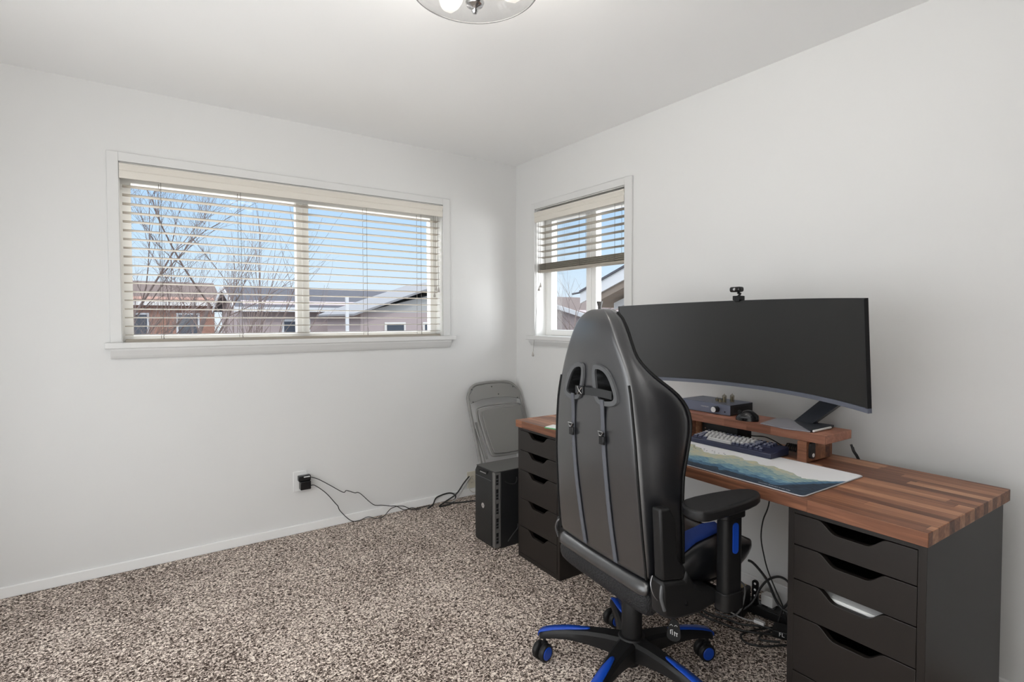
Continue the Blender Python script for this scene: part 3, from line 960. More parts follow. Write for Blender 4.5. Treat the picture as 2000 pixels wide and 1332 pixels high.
def yrear(x, z):
    w, Yr, W, Yw = smoothed(z)
    return Yr-.012*max(0, 1-(abs(x)/w)**2)
for s_ in (1, -1):
    o_, h_ = chaikin(outer, 2), chaikin(hole, 2)
    bm = B(); no_, nh = len(o_), len(h_)
    va = [bm.verts.new((x*s_, yrear(x, z)-.001, z)) for x, z in o_]
    vb = [bm.verts.new((x*s_*.97+.0025*s_, yrear(x, z)-.009, z*.97+1.066*.03)) for x, z in o_]
    vc = [bm.verts.new((x*s_, yrear(x, z)-.008, z)) for x, z in h_]
    vd = [bm.verts.new((x*s_, -.125, z)) for x, z in h_]
    for P, Q in ((va, vb), (vb, vc), (vc, vd)):
        for i in range(no_): bm.faces.new([P[i], P[(i+1) % no_], Q[(i+1) % no_], Q[i]])
    obj('opening_rim', bm, RIMP, back, smooth=True, ang=40)
# piping and seams
for s_ in (1, -1):
    bm = B(); pts = []
    for z in np.linspace(.49, 1.075, 24):
        w, Yr, W, Yw = smoothed(z); pts.append((s_*(w*.985), Yr-.001, z))
    tube(bm, pts, .0042, 6); obj('seam_piping', bm, SEAM, back, smooth=True)
    bm = B(); pts = []
    for z in (list(np.linspace(.52, 1.25, 40))+[1.28, 1.30] if s_ > 0 else list(np.linspace(.52, 1.02, 28))):
        w, Yr, W, Yw = smoothed(z); pts.append((s_*(W-(0 if s_ > 0 else .008)), Yw-(.002 if s_ > 0 else .012), z))
    tube(bm, pts, .0045, 6); obj('edge_piping', bm, SEAM, back, smooth=True)
bm = B(); pts = []
for x in np.linspace(-.105, .105, 2): pass
# lumbar straps
def strap(pts, w=.017):
    bm = B()
    q = smooth_path([(x, yrear(x, z)-.004 if z < 1.0 else yrear(x, z)-.012, z) for x, z in pts], 5)
    ribbon(bm, q, w, .003, (1, 0, 0))
    return obj('strap', bm, WEB, back)
strap([(-.083, 1.022), (-.089, .96), (-.092, .88), (-.084, .75), (-.070, .62), (-.056, .50)])
strap([(.082, 1.020), (.078, .95), (.080, .86), (.088, .74), (.096, .62), (.106, .495)])
for x, z in ((-.092, .905), (.080, .905)):
    bm = B(); y = yrear(x, z)-.010
    box(bm, x-.012, x+.012, y-.004, y+.004, z-.030, z-.002); box(bm, x-.010, x+.010, y-.006, y+.003, z+.002, z+.010)
    obj('strap_buckle', bm, PLASTG, back, bevel=.002)
    bm = B(); tube(bm, [(x-.013, y-.006, z+.012), (x+.013, y-.006, z+.012), (x+.004, y-.007, z), (x-.004, y-.007, z)], .0018, 6, closed=True)
    obj('buckle_ring', bm, STEEL, back)
bm = B(); ribbon(bm, smooth_path([(-.075, -.188, 1.036), (-.03, -.199, 1.038), (.02, -.200, 1.040), (.07, -.193, 1.040), (.115, -.182, 1.036)], 5), .026, .003, (0, 0, 1))
obj('cross_strap', bm, mat('black_webbing', (.02, .021, .022), .7), back)
bm = B(); box(bm, -.036, -.004, -.209, -.198, 1.024, 1.054); obj('cross_buckle', bm, PLASTG, back, bevel=.003)
bm = B(); tube(bm, [(-.034, -.210, 1.052), (-.02, -.212, 1.036), (-.008, -.210, 1.050)], .002, 6); tube(bm, [(-.034, -.210, 1.026), (-.02, -.212, 1.038), (-.008, -.210, 1.028)], .002, 6)
obj('buckle_ribs', bm, CHROME, back)

# rear roll of the seat
bm = B()
prof = [(-.120, .362), (-.142, .368), (-.155, .39), (-.158, .42), (-.152, .448), (-.135, .462), (-.08, .462), (-.08, .362)]
nseg = 12; rings = []
for i in range(nseg+1):
    x = -.245+.49*i/nseg
    k = 1-.12*abs(2*i/nseg-1)**6
    rings.append([bm.verts.new((x, -.11+(y+.11)*k, .412+(z-.412)*k)) for y, z in prof])
for a, b in zip(rings, rings[1:]):
    for k in range(len(prof)): bm.faces.new([a[k], a[(k+1) % len(prof)], b[(k+1) % len(prof)], b[k]])
bm.faces.new(rings[0][::-1]); bm.faces.new(rings[-1])
obj('seat_rear_roll', bm, LEATHERM, CH, smooth=True, subsurf=1)
bm = B(); rings = []
prof = [(-.1535, .430), (-.1600, .440), (-.158, .458), (-.148, .474), (-.130, .482), (-.11, .475), (-.11, .440)]
for i in range(nseg+1):
    x = -.243+.486*i/nseg
    k = 1-.10*abs(2*i/nseg-1)**6
    rings.append([bm.verts.new((x, -.11+(y+.11)*k, z)) for y, z in prof])
for a, b in zip(rings, rings[1:]):
    for k in range(len(prof)): bm.faces.new([a[k], a[(k+1) % len(prof)], b[(k+1) % len(prof)], b[k]])
bm.faces.new(rings[0][::-1]); bm.faces.new(rings[-1])
obj('seat_rear_band', bm, LEATHER, CH, smooth=True, subsurf=1)

# seat cushion
stab = [(-.10, .250, .50, .490), (-.05, .258, .527, .495), (.0, .262, .558, .500), (.06, .264, .585, .502), (.14, .264, .597, .505), (.20, .262, .592, .508), (.26, .256, .572, .512), (.315, .248, .545, .512), (.345, .225, .505, .500)]
bm = B(); rings = []
stab = [(F, w, zt-.012, zc-.005) for F, w, zt, zc in stab]
for F, w, zt, zc in stab:
    zb = .425 if F < .25 else .425+.05*(F-.25)/.095
    half = [(0, zb), (w-.05, zb), (w-.01, zb+.012), (w, zb+.04), (w+.004, max(zt-.06, zb+.05)), (w-.004, max(zt-.03, zb+.06)), (w-.035, zt-.008), (w-.075, zt+.004), (w-.115, (zt+zc)/2), (w-.145, zc), (0, zc-.006)]
    ring = half+[(-x, z) for x, z in half[-2:0:-1]]
    rings.append([bm.verts.new((x, F, z)) for x, z in ring])
n = len(rings[0])
for a, b in zip(rings, rings[1:]):
    for k in range(n): bm.faces.new([a[k], a[(k+1) % n], b[(k+1) % n], b[k]])
bm.faces.new(rings[0][::-1]); bm.faces.new(rings[-1])
seat = obj('seat', bm, LEATHER, CH, smooth=True, subsurf=1)
for s_ in (1, -1):
    bm = B(); rows_ = []
    for F, w, zt, zc in stab[1:6]:
        sh = .012 if F in (stab[1][0], stab[5][0]) else 0
        rows_.append([bm.verts.new((s_*x, F, z+.004)) for x, z in ((w-.026-sh, zt-.011), (w-.045, zt-.004), (w-.075, zt+.004), (w-.105+sh, (zt+zc)/2+.015))])
    for a, b in zip(rows_, rows_[1:]):
        for k in range(3): bm.faces.new([a[k], a[k+1], b[k+1], b[k]])
    sp = obj('blue_insert', bm, BLUEF, seat, smooth=True)
    so = sp.modifiers.new('sol', 'SOLIDIFY'); so.thickness = .006; so.offset = 0
# seat underside pan and tilt mechanism
bm = B(); box(bm, -.20, .20, -.10, .25, .392, .426); obj('seat_pan', bm, PLAST, CH, bevel=.01)
bm = B(); box(bm, -.09, .09, -.10, .14, .335, .393); obj('tilt_mechanism', bm, PLAST, CH, bevel=.008)

# side brackets (reclining hinge covers)
for s_ in (1, -1):
    sh_ = 0 if s_ > 0 else .035; q_ = 0 if s_ > 0 else .006
    up_ = [(-.156, .728), (-.116, .726), (-.090, .680), (-.086, .575), (-.052, .535), (-.060, .50), (-.145, .515)]
    lo_ = [(-.150, .515), (-.060, .50), (-.050, .53), (-.016, .476), (.010, .462), (.052, .455), (.098, .425), (.086, .402), (.0, .384), (-.105, .392), (-.143, .408)]
    up_ = [(y+sh_, z) for y, z in up_]; lo_ = [(y+sh_*.6, z) for y, z in lo_]
    bm = B(); prism(bm, up_, s_*(.268-q_), s_*(.305-2*q_), 'x')
    if s_ > 0 or True: br = obj('recline_arm', bm, PLAST, CH, bevel=.007, seg=2)
    bm = B(); prism(bm, lo_, s_*(.250-q_), s_*(.310-3*q_), 'x'); br2 = obj('hinge_cover', bm, PLAST, CH, bevel=.010, seg=2)
    bm = B(); tube(bm, smooth_path([(s_*(.290-2*q_), -.150+sh_*.6, .455), (s_*(.284-2*q_), -.162+sh_*.6, .475), (s_*(.276-2*q_), -.164+sh_*.6, .50), (s_*(.268-2*q_), -.150+sh_*.6, .518)], 5), .0024, 8)
    obj('recline_lever', bm, mat('dark_steel', (.25, .25, .26), .3, metal=1), br2, smooth=True)
    bm = B(); tube(bm, smooth_path([(s_*(.308-3*q_), -.140+sh_*.6, .43), (s_*(.306-3*q_), -.152+sh_*.6, .47), (s_*(.300-3*q_), -.142+sh_*.6, .508)], 5), .005, 8)
    obj('grey_trim', bm, RIMP, br2, smooth=True)
    bm = B(); lathe(bm, [(0, s_*.3125), (.006, s_*.3125), (.007, s_*.309)], 14, c=(0, -.055, .43), axis='x')
    if s_ < 0:
        for v in bm.verts: v.co.x += .03
    obj('bolt', bm, PLASTG, br2)

# armrests
for s_ in (1, -1):
    ar = None
    bm = B(); S = .322
    prism(bm, rrect(S-.022, S+.022, .072, .150, .016), .425, .690, 'z')
    if s_ < 0:
        for v in bm.verts: v.co.x *= -1
    ar = obj('armrest_post', bm, PLAST, CH, smooth=True)
    bm = B(); prism(bm, rrect(S-.027, S+.027, .066, .157, .02), .384, .440, 'z')
    if s_ < 0:
        for v in bm.verts: v.co.x *= -1
    obj('post_foot', bm, PLAST, ar, bevel=.003)
    bm = B(); prism(bm, rrect(S-.028, S+.028, .062, .160, .018), .668, .706, 'z')
    if s_ < 0:
        for v in bm.verts: v.co.x *= -1
    obj('post_collar', bm, PLAST, ar, bevel=.003)
    bm = B(); box(bm, .15, S, .085, .14, .392, .412)
    if s_ < 0:
        for v in bm.verts: v.co.x *= -1
    obj('armrest_bracket', bm, PLAST, ar, bevel=.003)
    bm = B(); pts = rrect(.100, .124, .560, .655, .0115)
    prism(bm, pts, S+.0205, S+.0245, 'x')
    if s_ < 0:
        for v in bm.verts: v.co.x *= -1
    obj('blue_strip', bm, BLUE, ar)
    pad = chaikin([(.283, -.035), (.305, -.075), (.345, -.098), (.392, -.092), (.404, -.05), (.392, .10), (.372, .19), (.340, .222), (.300, .205), (.283, .1)], 1)
    bm = B(); prism(bm, pad, .706, .738, 'z')
    if s_ < 0:
        for v in bm.verts: v.co.x *= -1
    if s_ < 0:
        for v in bm.verts: v.co.x += .04; v.co.y += .05
    obj('armrest_pad', bm, PLAST, ar, bevel=.008, seg=3)

# gas lift, star base, casters
HX, HY = -.012, .012
bm = B(); lathe(bm, [(.026, .045), (.026, .10), (.034, .105), (.036, .12), (.036, .27), (.034, .275), (.025, .276), (.025, .34)], 24, c=(HX, HY, 0)); obj('gas_lift', bm, PLAST, CH, smooth=True)
bm = B(); lathe(bm, [(.03, .06), (.052, .07), (.058, .10), (.056, .135), (.045, .150), (.037, .152)], 24, c=(HX, HY, 0)); hub = obj('base_hub', bm, PLAST, CH, smooth=True)
for k in range(5):
    a = math.radians(8+72*k)
    Mx = Matrix.Translation((HX, HY, 0)) @ Matrix.Rotation(a, 4, 'Z')
    bm = B(); rings = []
    for r_, zt, w, hgt in ((.035, .145, .036, .065), (.09, .146, .031, .055), (.16, .142, .027, .042), (.23, .133, .024, .032), (.285, .122, .022, .028), (.318, .112, .021, .026), (.334, .105, .018, .024), (.340, .098, .010, .014)):
        rings.append([bm.verts.new(Mx @ Vector((r_, y, z))) for y, z in ((-w, zt-hgt), (w, zt-hgt), (w*1.0, zt-.010), (w*.66, zt), (-w*.66, zt), (-w*1.0, zt-.010))])
    for A_, B_ in zip(rings, rings[1:]):
        for q in range(6): bm.faces.new([A_[q], A_[(q+1) % 6], B_[(q+1) % 6], B_[q]])
    bm.faces.new(rings[0][::-1]); bm.faces.new(rings[-1])
    lg = obj('base_leg', bm, PLAST, CH, smooth=True, ang=40)
    bm = B(); rows_ = []
    for r_, zt, w in ((.150, .1435, .003), (.158, .1430, .008), (.20, .1375, .013), (.23, .1335, .015), (.285, .1225, .0165), (.318, .1125, .0175), (.334, .1055, .015), (.343, .098, .012), (.344, .086, .011)):
        rows_.append([bm.verts.new(Mx @ Vector((r_, -w, zt+.0015))), bm.verts.new(Mx @ Vector((r_, w, zt+.0015)))])
    for A_, B_ in zip(rows_, rows_[1:]): bm.faces.new([A_[0], A_[1], B_[1], B_[0]])
    st = obj('blue_strip', bm, BLUE, lg, smooth=True)
    so = st.modifiers.new('sol', 'SOLIDIFY'); so.thickness = .003; so.offset = 0
    # caster
    Mc = Matrix.Translation(Mx @ Vector((.322, 0, 0))) @ Matrix.Rotation(-PI/2+[.15, -.2, .1, .3, -.1][k], 4, 'Z')
    bm = B(); lathe(bm, [(.006, .05), (.006, .088)], 10, M=Mc @ Matrix.Translation((.0, 0, 0)))
    lathe(bm, [(.013, .052), (.013, .062), (.009, .064)], 14, M=Mc)
    cs = obj('caster', bm, PLAST, CH, smooth=True)
    for sg in (1, -1):
        bm = B()
        lathe(bm, [(.012, sg*.004), (.029, sg*.006), (.0325, sg*.011), (.0325, sg*.022), (.029, sg*.0265), (.0, sg*.027)], 24, c=(.012, 0, .0327), axis='y', M=Mc)
        obj('wheel', bm, PLAST, cs, smooth=True, ang=50)
        bm = B(); lathe(bm, [(0, sg*.029), (.021, sg*.029), (.0235, sg*.027), (.0235, sg*.0255)], 20, c=(.012, 0, .0327), axis='y', M=Mc)
        obj('blue_cap', bm, BLUE, cs, smooth=True)

# paddle of the height lever, hanging with a small printed face
bm = B(); tube(bm, smooth_path([(.15, .06, .37), (.155, .075, .34), (.15, .080, .305), (.15, .068, .28)], 5), .0045, 8); lv = obj('height_lever', bm, PLAST, CH, smooth=True)
bm = B(); pts = chaikin([(-.012, .03), (.012, .03), (.022, -.005), (.024, -.03), (.0, -.04), (-.024, -.03), (-.022, -.005)], 2)
prism(bm, pts, -.003, .003, 'y')
Mt = Matrix.Translation((.155, .05, .245)) @ Matrix.Rotation(math.radians(40), 4, 'Z') @ Matrix.Rotation(math.radians(-18), 4, 'X')
for v in bm.verts: v.co = Mt @ v.co
pd = obj('paddle', bm, SEAM, lv, bevel=.001)
bm = B()
for x, z in ((-.009, .010), (.006, .010)):
    tube(bm, [Mt @ Vector((x-.005, -.0038, z-.001)), Mt @ Vector((x, -.0038, z+.003)), Mt @ Vector((x+.005, -.0038, z-.001))], .0009, 5)
for x, z0_, z1_ in ((-.011, -.004, -.016), (-.005, -.006, -.018), (.002, -.007, -.020), (.009, -.010, -.021)):
    tube(bm, [Mt @ Vector((x, -.0038, z0_)), Mt @ Vector((x+.001, -.0038, z1_))], .0013, 5)
tube(bm, [Mt @ Vector((-.011, -.0038, -.004)), Mt @ Vector((-.003, -.0038, -.003))], .0011, 5)
tube(bm, [Mt @ Vector((.004, -.0038, -.010)), Mt @ Vector((.013, -.0038, -.012))], .0011, 5)
obj('print', bm, WHITEP, pd)
pd.parent = CH; lv.parent = CH

# ------------------------------------------------------------------ computer tower
t = thing('computer_tower', 'black computer tower on the carpet beside the far drawer unit', 'computer', (-.79, -.89, 0))
TWD, TL, THH = .205, .44, .435
bm = B(); box(bm, .042, TL, .002, TWD-.002, .0, THH-.004); obj('case', bm, mat('tower_black', (.012, .012, .013), .45), t, bevel=.003)
bm = B(); box(bm, .006, TL, .002, TWD-.002, THH-.004, THH); obj('top_panel', bm, mat('tower_top', (.075, .073, .07), .4), t, bevel=.002)
bm = B(); prism(bm, [(.0, .02), (.006, .004), (.03, 0), (.03, THH-.002), (.012, THH-.006), (0, THH-.03)], .03, TWD, 'x')
for v in bm.verts: v.co = Vector((v.co.y, v.co.x, v.co.z))
fb = obj('front_bezel', bm, mat('mesh_grille', (.008, .008, .008), .5), t, bevel=.002)
bm = B()
for i in range(46):
    for j in range(16):
        y = .038+j*.0102+(.005 if i % 2 else 0); z = .02+i*.0078
        if y > TWD-.006 or z > .375 or (abs(y-.118) < .016 and abs(z-.22) < .016): continue
        bm.faces.new([bm.verts.new((-.0012, y+dy, z+dz)) for dy, dz in ((-.0032, 0), (0, -.0022), (.0032, 0), (0, .0022))])
obj('grille_pattern', bm, mat('grille_grey', (.055, .055, .055), .35), fb)  # small grey diamonds patterned over the dark bezel
bm = B(); box(bm, -.002, .002, .034, TWD-.004, .378, .381); obj('drive_line', bm, RIMP, fb)
bm = B(); box(bm, -.003, .012, .075, .165, THH-.030, THH-.012); hs = obj('handle_slot', bm, CABIN, fb, bevel=.003)
bm = B(); box(bm, -.004, .0, .085, .145, THH-.027, THH-.022); obj('chrome_bar', bm, STEEL, fb)
bm = B(); lathe(bm, [(.0115, -.003), (.0145, -.003), (.0145, -.0008), (.0115, -.0008), (.0115, -.003)], 28, c=(0, .118, .22), axis='x')
for sg in (1, -1): box(bm, -.003, -.0008, .110, .126, .2195+sg*.003-.001, .2195+sg*.003+.001)
obj('logo_badge', bm, SILVER, fb)
bm = B(); sd = []
box(bm, .003, .040, .0, .028, .012, .030); box(bm, .003, .040, 0, .028, THH-.018, THH-.006); box(bm, .003, .011, 0, .028, .03, THH-.018); box(bm, .032, .040, 0, .028, .03, THH-.018)
for i in range(1, 5): box(bm, .011, .032, 0, .028, .012+i*.0815, .012+i*.0815+.022)
obj('vent_frame', bm, mat('vent_grey', (.16, .155, .15), .4, metal=.4), t, bevel=.001)
bm = B(); box(bm, .011, .032, .010, .027, .03, THH-.018); obj('vent_recess', bm, CABIN, t)
bm = B()
for i in range(5):
    z = .045+i*.0815
    for q in (0, .018): box(bm, .012, .031, .004, .010, z+q, z+q+.004)
obj('vent_bars', bm, RIMP, t)
bm = B(); tube(bm, smooth_path([(.07, .0015, .375), (.10, .0, .355), (.135, -.001, .350), (.15, .0, .365), (.15, .001, .385)], 5), .003, 6)
tube(bm, smooth_path([(.09, .0015, .03), (.13, -.001, .07), (.155, .0, .09), (.158, .001, .115)], 5), .003, 6)
obj('side_handle_grooves', bm, mat('tower_groove', (.03, .03, .03), .35), t)

# ------------------------------------------------------------------ folding chair leaning in the corner
FC = thing('folding_chair', 'grey metal folding chair leaning folded against the wall in the corner', 'chair', (-.262, -.375, 0))
FC.rotation_euler = (math.radians(-21.5), 0, 0)
FH = .878
bm = B()
pts = smooth_path([(-.225, 0, .012), (-.225, 0, .35), (-.228, 0, .70), (-.215, 0, .80), (-.16, 0, FH-.015), (-.06, 0, FH), (.06, 0, FH), (.16, 0, FH-.015), (.215, 0, .80), (.228, 0, .70), (.225, 0, .35), (.225, 0, .012)], 6)
tube(bm, pts, .0115, 10); obj('outer_frame', bm, FOLDM, FC, smooth=True)
bm = B()
pan = [(-.212, .735), (-.218, .79), (-.155, .855), (-.06, .868), (.06, .868), (.155, .855), (.218, .79), (.212, .735), (.12, .757), (0, .765), (-.12, .757)]
prism(bm, pan, -.010, -.004, 'y'); bp_ = obj('back_panel', bm, FOLDM, FC, bevel=.002)
bm = B()
for x, z in ((-.185, .835), (-.015, .845), (.17, .83), (.03, .785), (-.195, .745), (.19, .745)):
    lathe(bm, [(0, -.013), (.004, -.013), (.005, -.010)], 10, c=(x, 0, z), axis='y')
obj('rivets', bm, mat('dark_rivet', (.05, .05, .05), .4), bp_)
bm = B(); pts = smooth_path([(-.20, -.03, .50), (-.195, -.03, .66), (-.16, -.03, .70), (0, -.03, .708), (.16, -.03, .70), (.195, -.03, .66), (.20, -.03, .50)], 6)
tube(bm, [(p.x, p.y, p.z) for p in pts], .006, 8); obj('seat_bar', bm, FOLDM, FC, smooth=True)
bm = B(); sp = chaikin([(-.17, .692), (.17, .692), (.198, .665), (.160, .37), (.135, .342), (-.135, .342), (-.160, .37), (-.198, .665)], 2)
prism(bm, sp, -.045, -.020, 'y'); sf = obj('seat_frame', bm, FOLDM, FC, bevel=.006)
bm = B(); sp2 = chaikin([(-.15, .676), (.15, .676), (.176, .652), (.142, .385), (.120, .358), (-.120, .358), (-.142, .385), (-.176, .652)], 2)
prism(bm, sp2, -.058, -.040, 'y'); obj('seat_cushion', bm, FOLDV, FC, bevel=.010, seg=3)
for s_ in (1, -1):
    bm = B(); tube(bm, [(s_*.212, .018, .56), (s_*.205, -.012, .35), (s_*.203, -.02, .01)], .0105, 10); obj('rear_leg', bm, FOLDM, FC, smooth=True)
    bm = B(); ribbon(bm, [(s_*.208, -.016, .60), (s_*.190, -.024, .42), (s_*.185, -.028, .34)], .02, .004, (1, 0, .0)); obj('hinge_link', bm, FOLDM, FC)
    bm = B(); tube(bm, [(s_*.225, 0, .0), (s_*.225, 0, .03)], .0135, 10); obj('foot_cap', bm, PLAST, FC)
bm = B(); tube(bm, [(-.203, -.018, .12), (.203, -.018, .12)], .009, 8); tube(bm, [(-.225, 0, .22), (.225, 0, .22)], .009, 8); obj('cross_brace', bm, FOLDM, FC)

# ------------------------------------------------------------------ outlets, adapter, cables
def outlet(name, label, x, z, col, w=.078, h=.120):
    t = thing(name, label, 'outlet', (x, 0, z))
    bm = B(); box(bm, -w/2, w/2, -.006, 0, -h/2, h/2); obj('cover_plate', bm, col, t, bevel=.002)
    for dz in (.021, -.021):
        bm = B(); prism(bm, [(px, pz+dz) for px, pz in rrect(-.017, .017, -.014, .014, .008)], -.008, -.005, 'y'); s = obj('socket', bm, col, t)
        bm = B()
        for dx in (-.006, .006): box(bm, dx-.001, dx+.001, -.0085, -.0075, dz-.002, dz+.006)
        obj('slots', bm, CABIN, s)
    return t
outlet('wall_outlet', 'white wall outlet with a black adapter plugged in under the window', -1.600, .312, WHITEP)
outlet('wall_outlet', 'ivory wall outlet low in the corner behind the computer tower', -.405, .113, mat('ivory_plastic', (.62, .58, .48), .5), .078, .12)
t = thing('power_adapter', 'black power adapter plugged into the outlet under the long window', 'adapter', (-1.583, -.009, .310))
bm = B(); box(bm, -.034, .036, -.034, 0, .008, .040); obj('upper_block', bm, PLASTG, t, bevel=.004)
bm = B(); box(bm, -.026, .034, -.044, 0, -.042, .008); obj('lower_block', bm, PLASTG, t, bevel=.004)
bm = B(); box(bm, -.005, .03, -.0348, -.033, .030, .036); obj('white_label', bm, WHITEP, t)
def cable(label, pts, r=.0026, m=CABLE, sub=6, cat='cable', name='power_cable'):
    P = smooth_path(pts, sub); o = Vector(pts[0])
    bm = B(); tube(bm, [p-o for p in P], r, 6)
    q = obj(name, bm, m, None, loc=o, smooth=True, ang=60)
    tag(q, label, cat)
    return q
cable('upper thin black cord from the wall adapter along the baseboard', [(-1.547, -.028, .334), (-1.50, -.03, .312), (-1.43, -.03, .262), (-1.352, -.03, .205), (-1.33, -.03, .212), (-1.28, -.03, .188), (-1.245, -.03, .178), (-1.16, -.03, .09), (-1.10, -.03, .072), (-1.04, -.03, .055), (-1.0, -.03, .045), (-.95, -.04, .014), (-.90, -.05, .02), (-.86, -.045, .006), (-.80, -.05, .010), (-.75, -.06, .006)])
cable('lower thin black cord drooping from the wall adapter to the carpet', [(-1.549, -.040, .286), (-1.52, -.035, .278), (-1.455, -.03, .218), (-1.40, -.03, .145), (-1.385, -.03, .125), (-1.37, -.03, .09), (-1.31, -.04, .022), (-1.26, -.045, .010), (-1.20, -.045, .022), (-1.15, -.06, .006), (-1.10, -.06, .010), (-1.04, -.045, .045), (-.96, -.035, .04), (-.90, -.055, .010), (-.84, -.07, .006)])
cable('thick black cable looping on the carpet toward the computer tower', [(-.80, -.085, .006), (-.74, -.045, .010), (-.70, -.025, .045), (-.60, -.02, .055), (-.56, -.04, .03), (-.62, -.09, .006), (-.72, -.10, .006), (-.66, -.06, .012), (-.56, -.05, .05), (-.50, -.045, .11), (-.46, -.06, .16)], r=.005)
cable('black cable lying flat behind the computer tower', [(-.66, -.07, .012), (-.58, -.11, .008), (-.48, -.14, .008), (-.40, -.20, .008)], r=.0045)
cable('grey cable curling from the corner outlet to the carpet', [(-.62, -.085, .01), (-.56, -.07, .03), (-.50, -.05, .08), (-.46, -.04, .12), (-.43, -.03, .14)], r=.004, m=GCABLE)
cable('white looped cable hanging at the corner outlet', [(-.43, -.012, .145), (-.455, -.03, .10), (-.44, -.04, .05), (-.40, -.04, .03), (-.38, -.03, .08), (-.41, -.02, .13)], r=.0035, m=mat('white_cable', (.6, .58, .53), .5))

# cables and boxes under the desk
cable('long thin black cord hanging from the desktop to the cable heap', [(-.25, -2.151, .698), (-.25, -2.15, .52), (-.25, -2.124, .43), (-.25, -2.116, .354), (-.25, -2.13, .28), (-.25, -2.148, .223), (-.25, -2.18, .16), (-.24, -2.21, .09), (-.22, -2.215, .02)], r=.003)
cable('thick black cable sagging between the chair and the right drawer unit', [(-.25, -2.06, .235), (-.25, -2.08, .233), (-.25, -2.115, .21), (-.25, -2.15, .175), (-.25, -2.18, .12), (-.25, -2.21, .09), (-.24, -2.26, .075)], r=.0055)
cable('thick black cable looping high beside the right drawer unit', [(-.30, -2.07, .04), (-.28, -2.10, .08), (-.26, -2.12, .14), (-.25, -2.148, .185), (-.25, -2.19, .215), (-.25, -2.225, .215), (-.25, -2.243, .19), (-.25, -2.235, .13), (-.25, -2.21, .085), (-.25, -2.195, .03)], r=.005)
cable('grey loop of cable around the small black box', [(-.30, -2.02, .14), (-.30, -2.05, .155), (-.30, -2.075, .14), (-.31, -2.08, .10), (-.33, -2.075, .05), (-.36, -2.05, .02), (-.38, -1.99, .02)], r=.004, m=mat('dark_grey_cable', (.10, .10, .10), .5))
cable('black cable loop lying on the carpet near the right drawer unit', [(-.22, -2.23, .01), (-.28, -2.19, .012), (-.36, -2.15, .008), (-.43, -2.14, .008), (-.46, -2.18, .008), (-.43, -2.23, .008), (-.37, -2.27, .010), (-.33, -2.29, .01), (-.30, -2.26, .02), (-.28, -2.22, .02), (-.34, -2.19, .012), (-.40, -2.20, .01), (-.36, -2.26, .014)], r=.004)
cable('grey flat cable with a white plug across the cable heap', [(-.33, -2.03, .02), (-.35, -2.08, .03), (-.35, -2.12, .035), (-.34, -2.145, .038)], r=.003, m=GCABLE)
cable('black power lead running over the carpet under the chair', [(-.44, -1.80, .008), (-.42, -1.90, .010), (-.43, -1.98, .008), (-.42, -2.05, .010), (-.40, -2.12, .008), (-.36, -2.18, .012), (-.28, -2.26, .012)], r=.0045)
cable('second black lead lying in front of the cable heap', [(-.36, -1.85, .008), (-.40, -1.96, .008), (-.38, -2.04, .012), (-.36, -2.10, .010), (-.31, -2.17, .016), (-.30, -2.24, .012)], r=.0045)

t = thing('power_strip', 'long black power strip among the cables under the desk', 'power strip', (-.19, -2.12, .0))
t.rotation_euler = (0, 0, .12)
bm = B(); box(bm, -.035, .035, -.15, .15, 0, .040); obj('housing', bm, PLAST, t, bevel=.004)
for i in range(5):
    bm = B(); box(bm, -.014, .014, -.125+i*.05, -.10+i*.05, .0402, .042); obj('socket', bm, RIMP, t)
t = thing('small_black_box', 'small black box with tan sticker on the carpet under the desk', 'box', (-.27, -2.00, 0))
t.rotation_euler = (0, 0, .25)
bm = B(); box(bm, -.055, .055, -.06, .06, 0, .105); obj('housing', bm, PLAST, t, bevel=.004)
bm = B(); prism(bm, [(-.042, -.03), (.045, -.045), (.05, .02), (-.02, .045)], .1055, .107, 'z'); obj('sticker', bm, TAN, t)
t = thing('plug_adapter', 'white cube plug adapter standing on the power strip', 'adapter', (-.178, -2.115, .0424))
bm = B(); box(bm, -.022, .022, -.026, .026, 0, .045); obj('block', bm, WHITEP, t, bevel=.003)
bm = B(); box(bm, -.010, .010, -.0265, -.0255, .012, .030); obj('face_plate', bm, PAPER, t)
t = thing('plug_adapter', 'slim white plug adapter lying behind the cube adapter against the wall', 'adapter', (-.07, -2.10, .0))
bm = B(); box(bm, -.03, .03, -.06, .05, 0, .11); obj('block', bm, WHITEP, t, bevel=.004)
t = thing('white_cable_plug', 'small white rectangular plug lying on top of the cable heap', 'plug', (-.335, -2.160, .040), .15)
bm = B(); box(bm, -.009, .009, -.022, .018, -.006, .006); obj('plug_body', bm, WHITEP, t, bevel=.001)
t = thing('cable_bracket', 'black perforated metal bracket standing behind the power strip', 'bracket', (-.235, -2.085, .045))
bm = B(); prism(bm, rrect(-.014, .014, 0, .11, .013), -.004, .004, 'x')
obj('plate', bm, PLASTG, t)
bm = B()
for i in range(3): lathe(bm, [(0, -.0046), (.005, -.0046), (.005, -.0040)], 12, c=(0, 0, .095-i*.026), axis='x')
obj('bright_holes', bm, WHITEP, t)
t = thing('power_brick', 'black power brick lying against the right drawer unit', 'adapter', (-.27, -2.262, .0), .4)
bm = B(); box(bm, -.035, .035, -.05, .07, 0, .032); obj('body', bm, PLAST, t, bevel=.005)
text('lettering', 'FL', .022, WHITEP, t, (-.0356, .035, .019), (PI/2, 0, -PI/2), .0002)

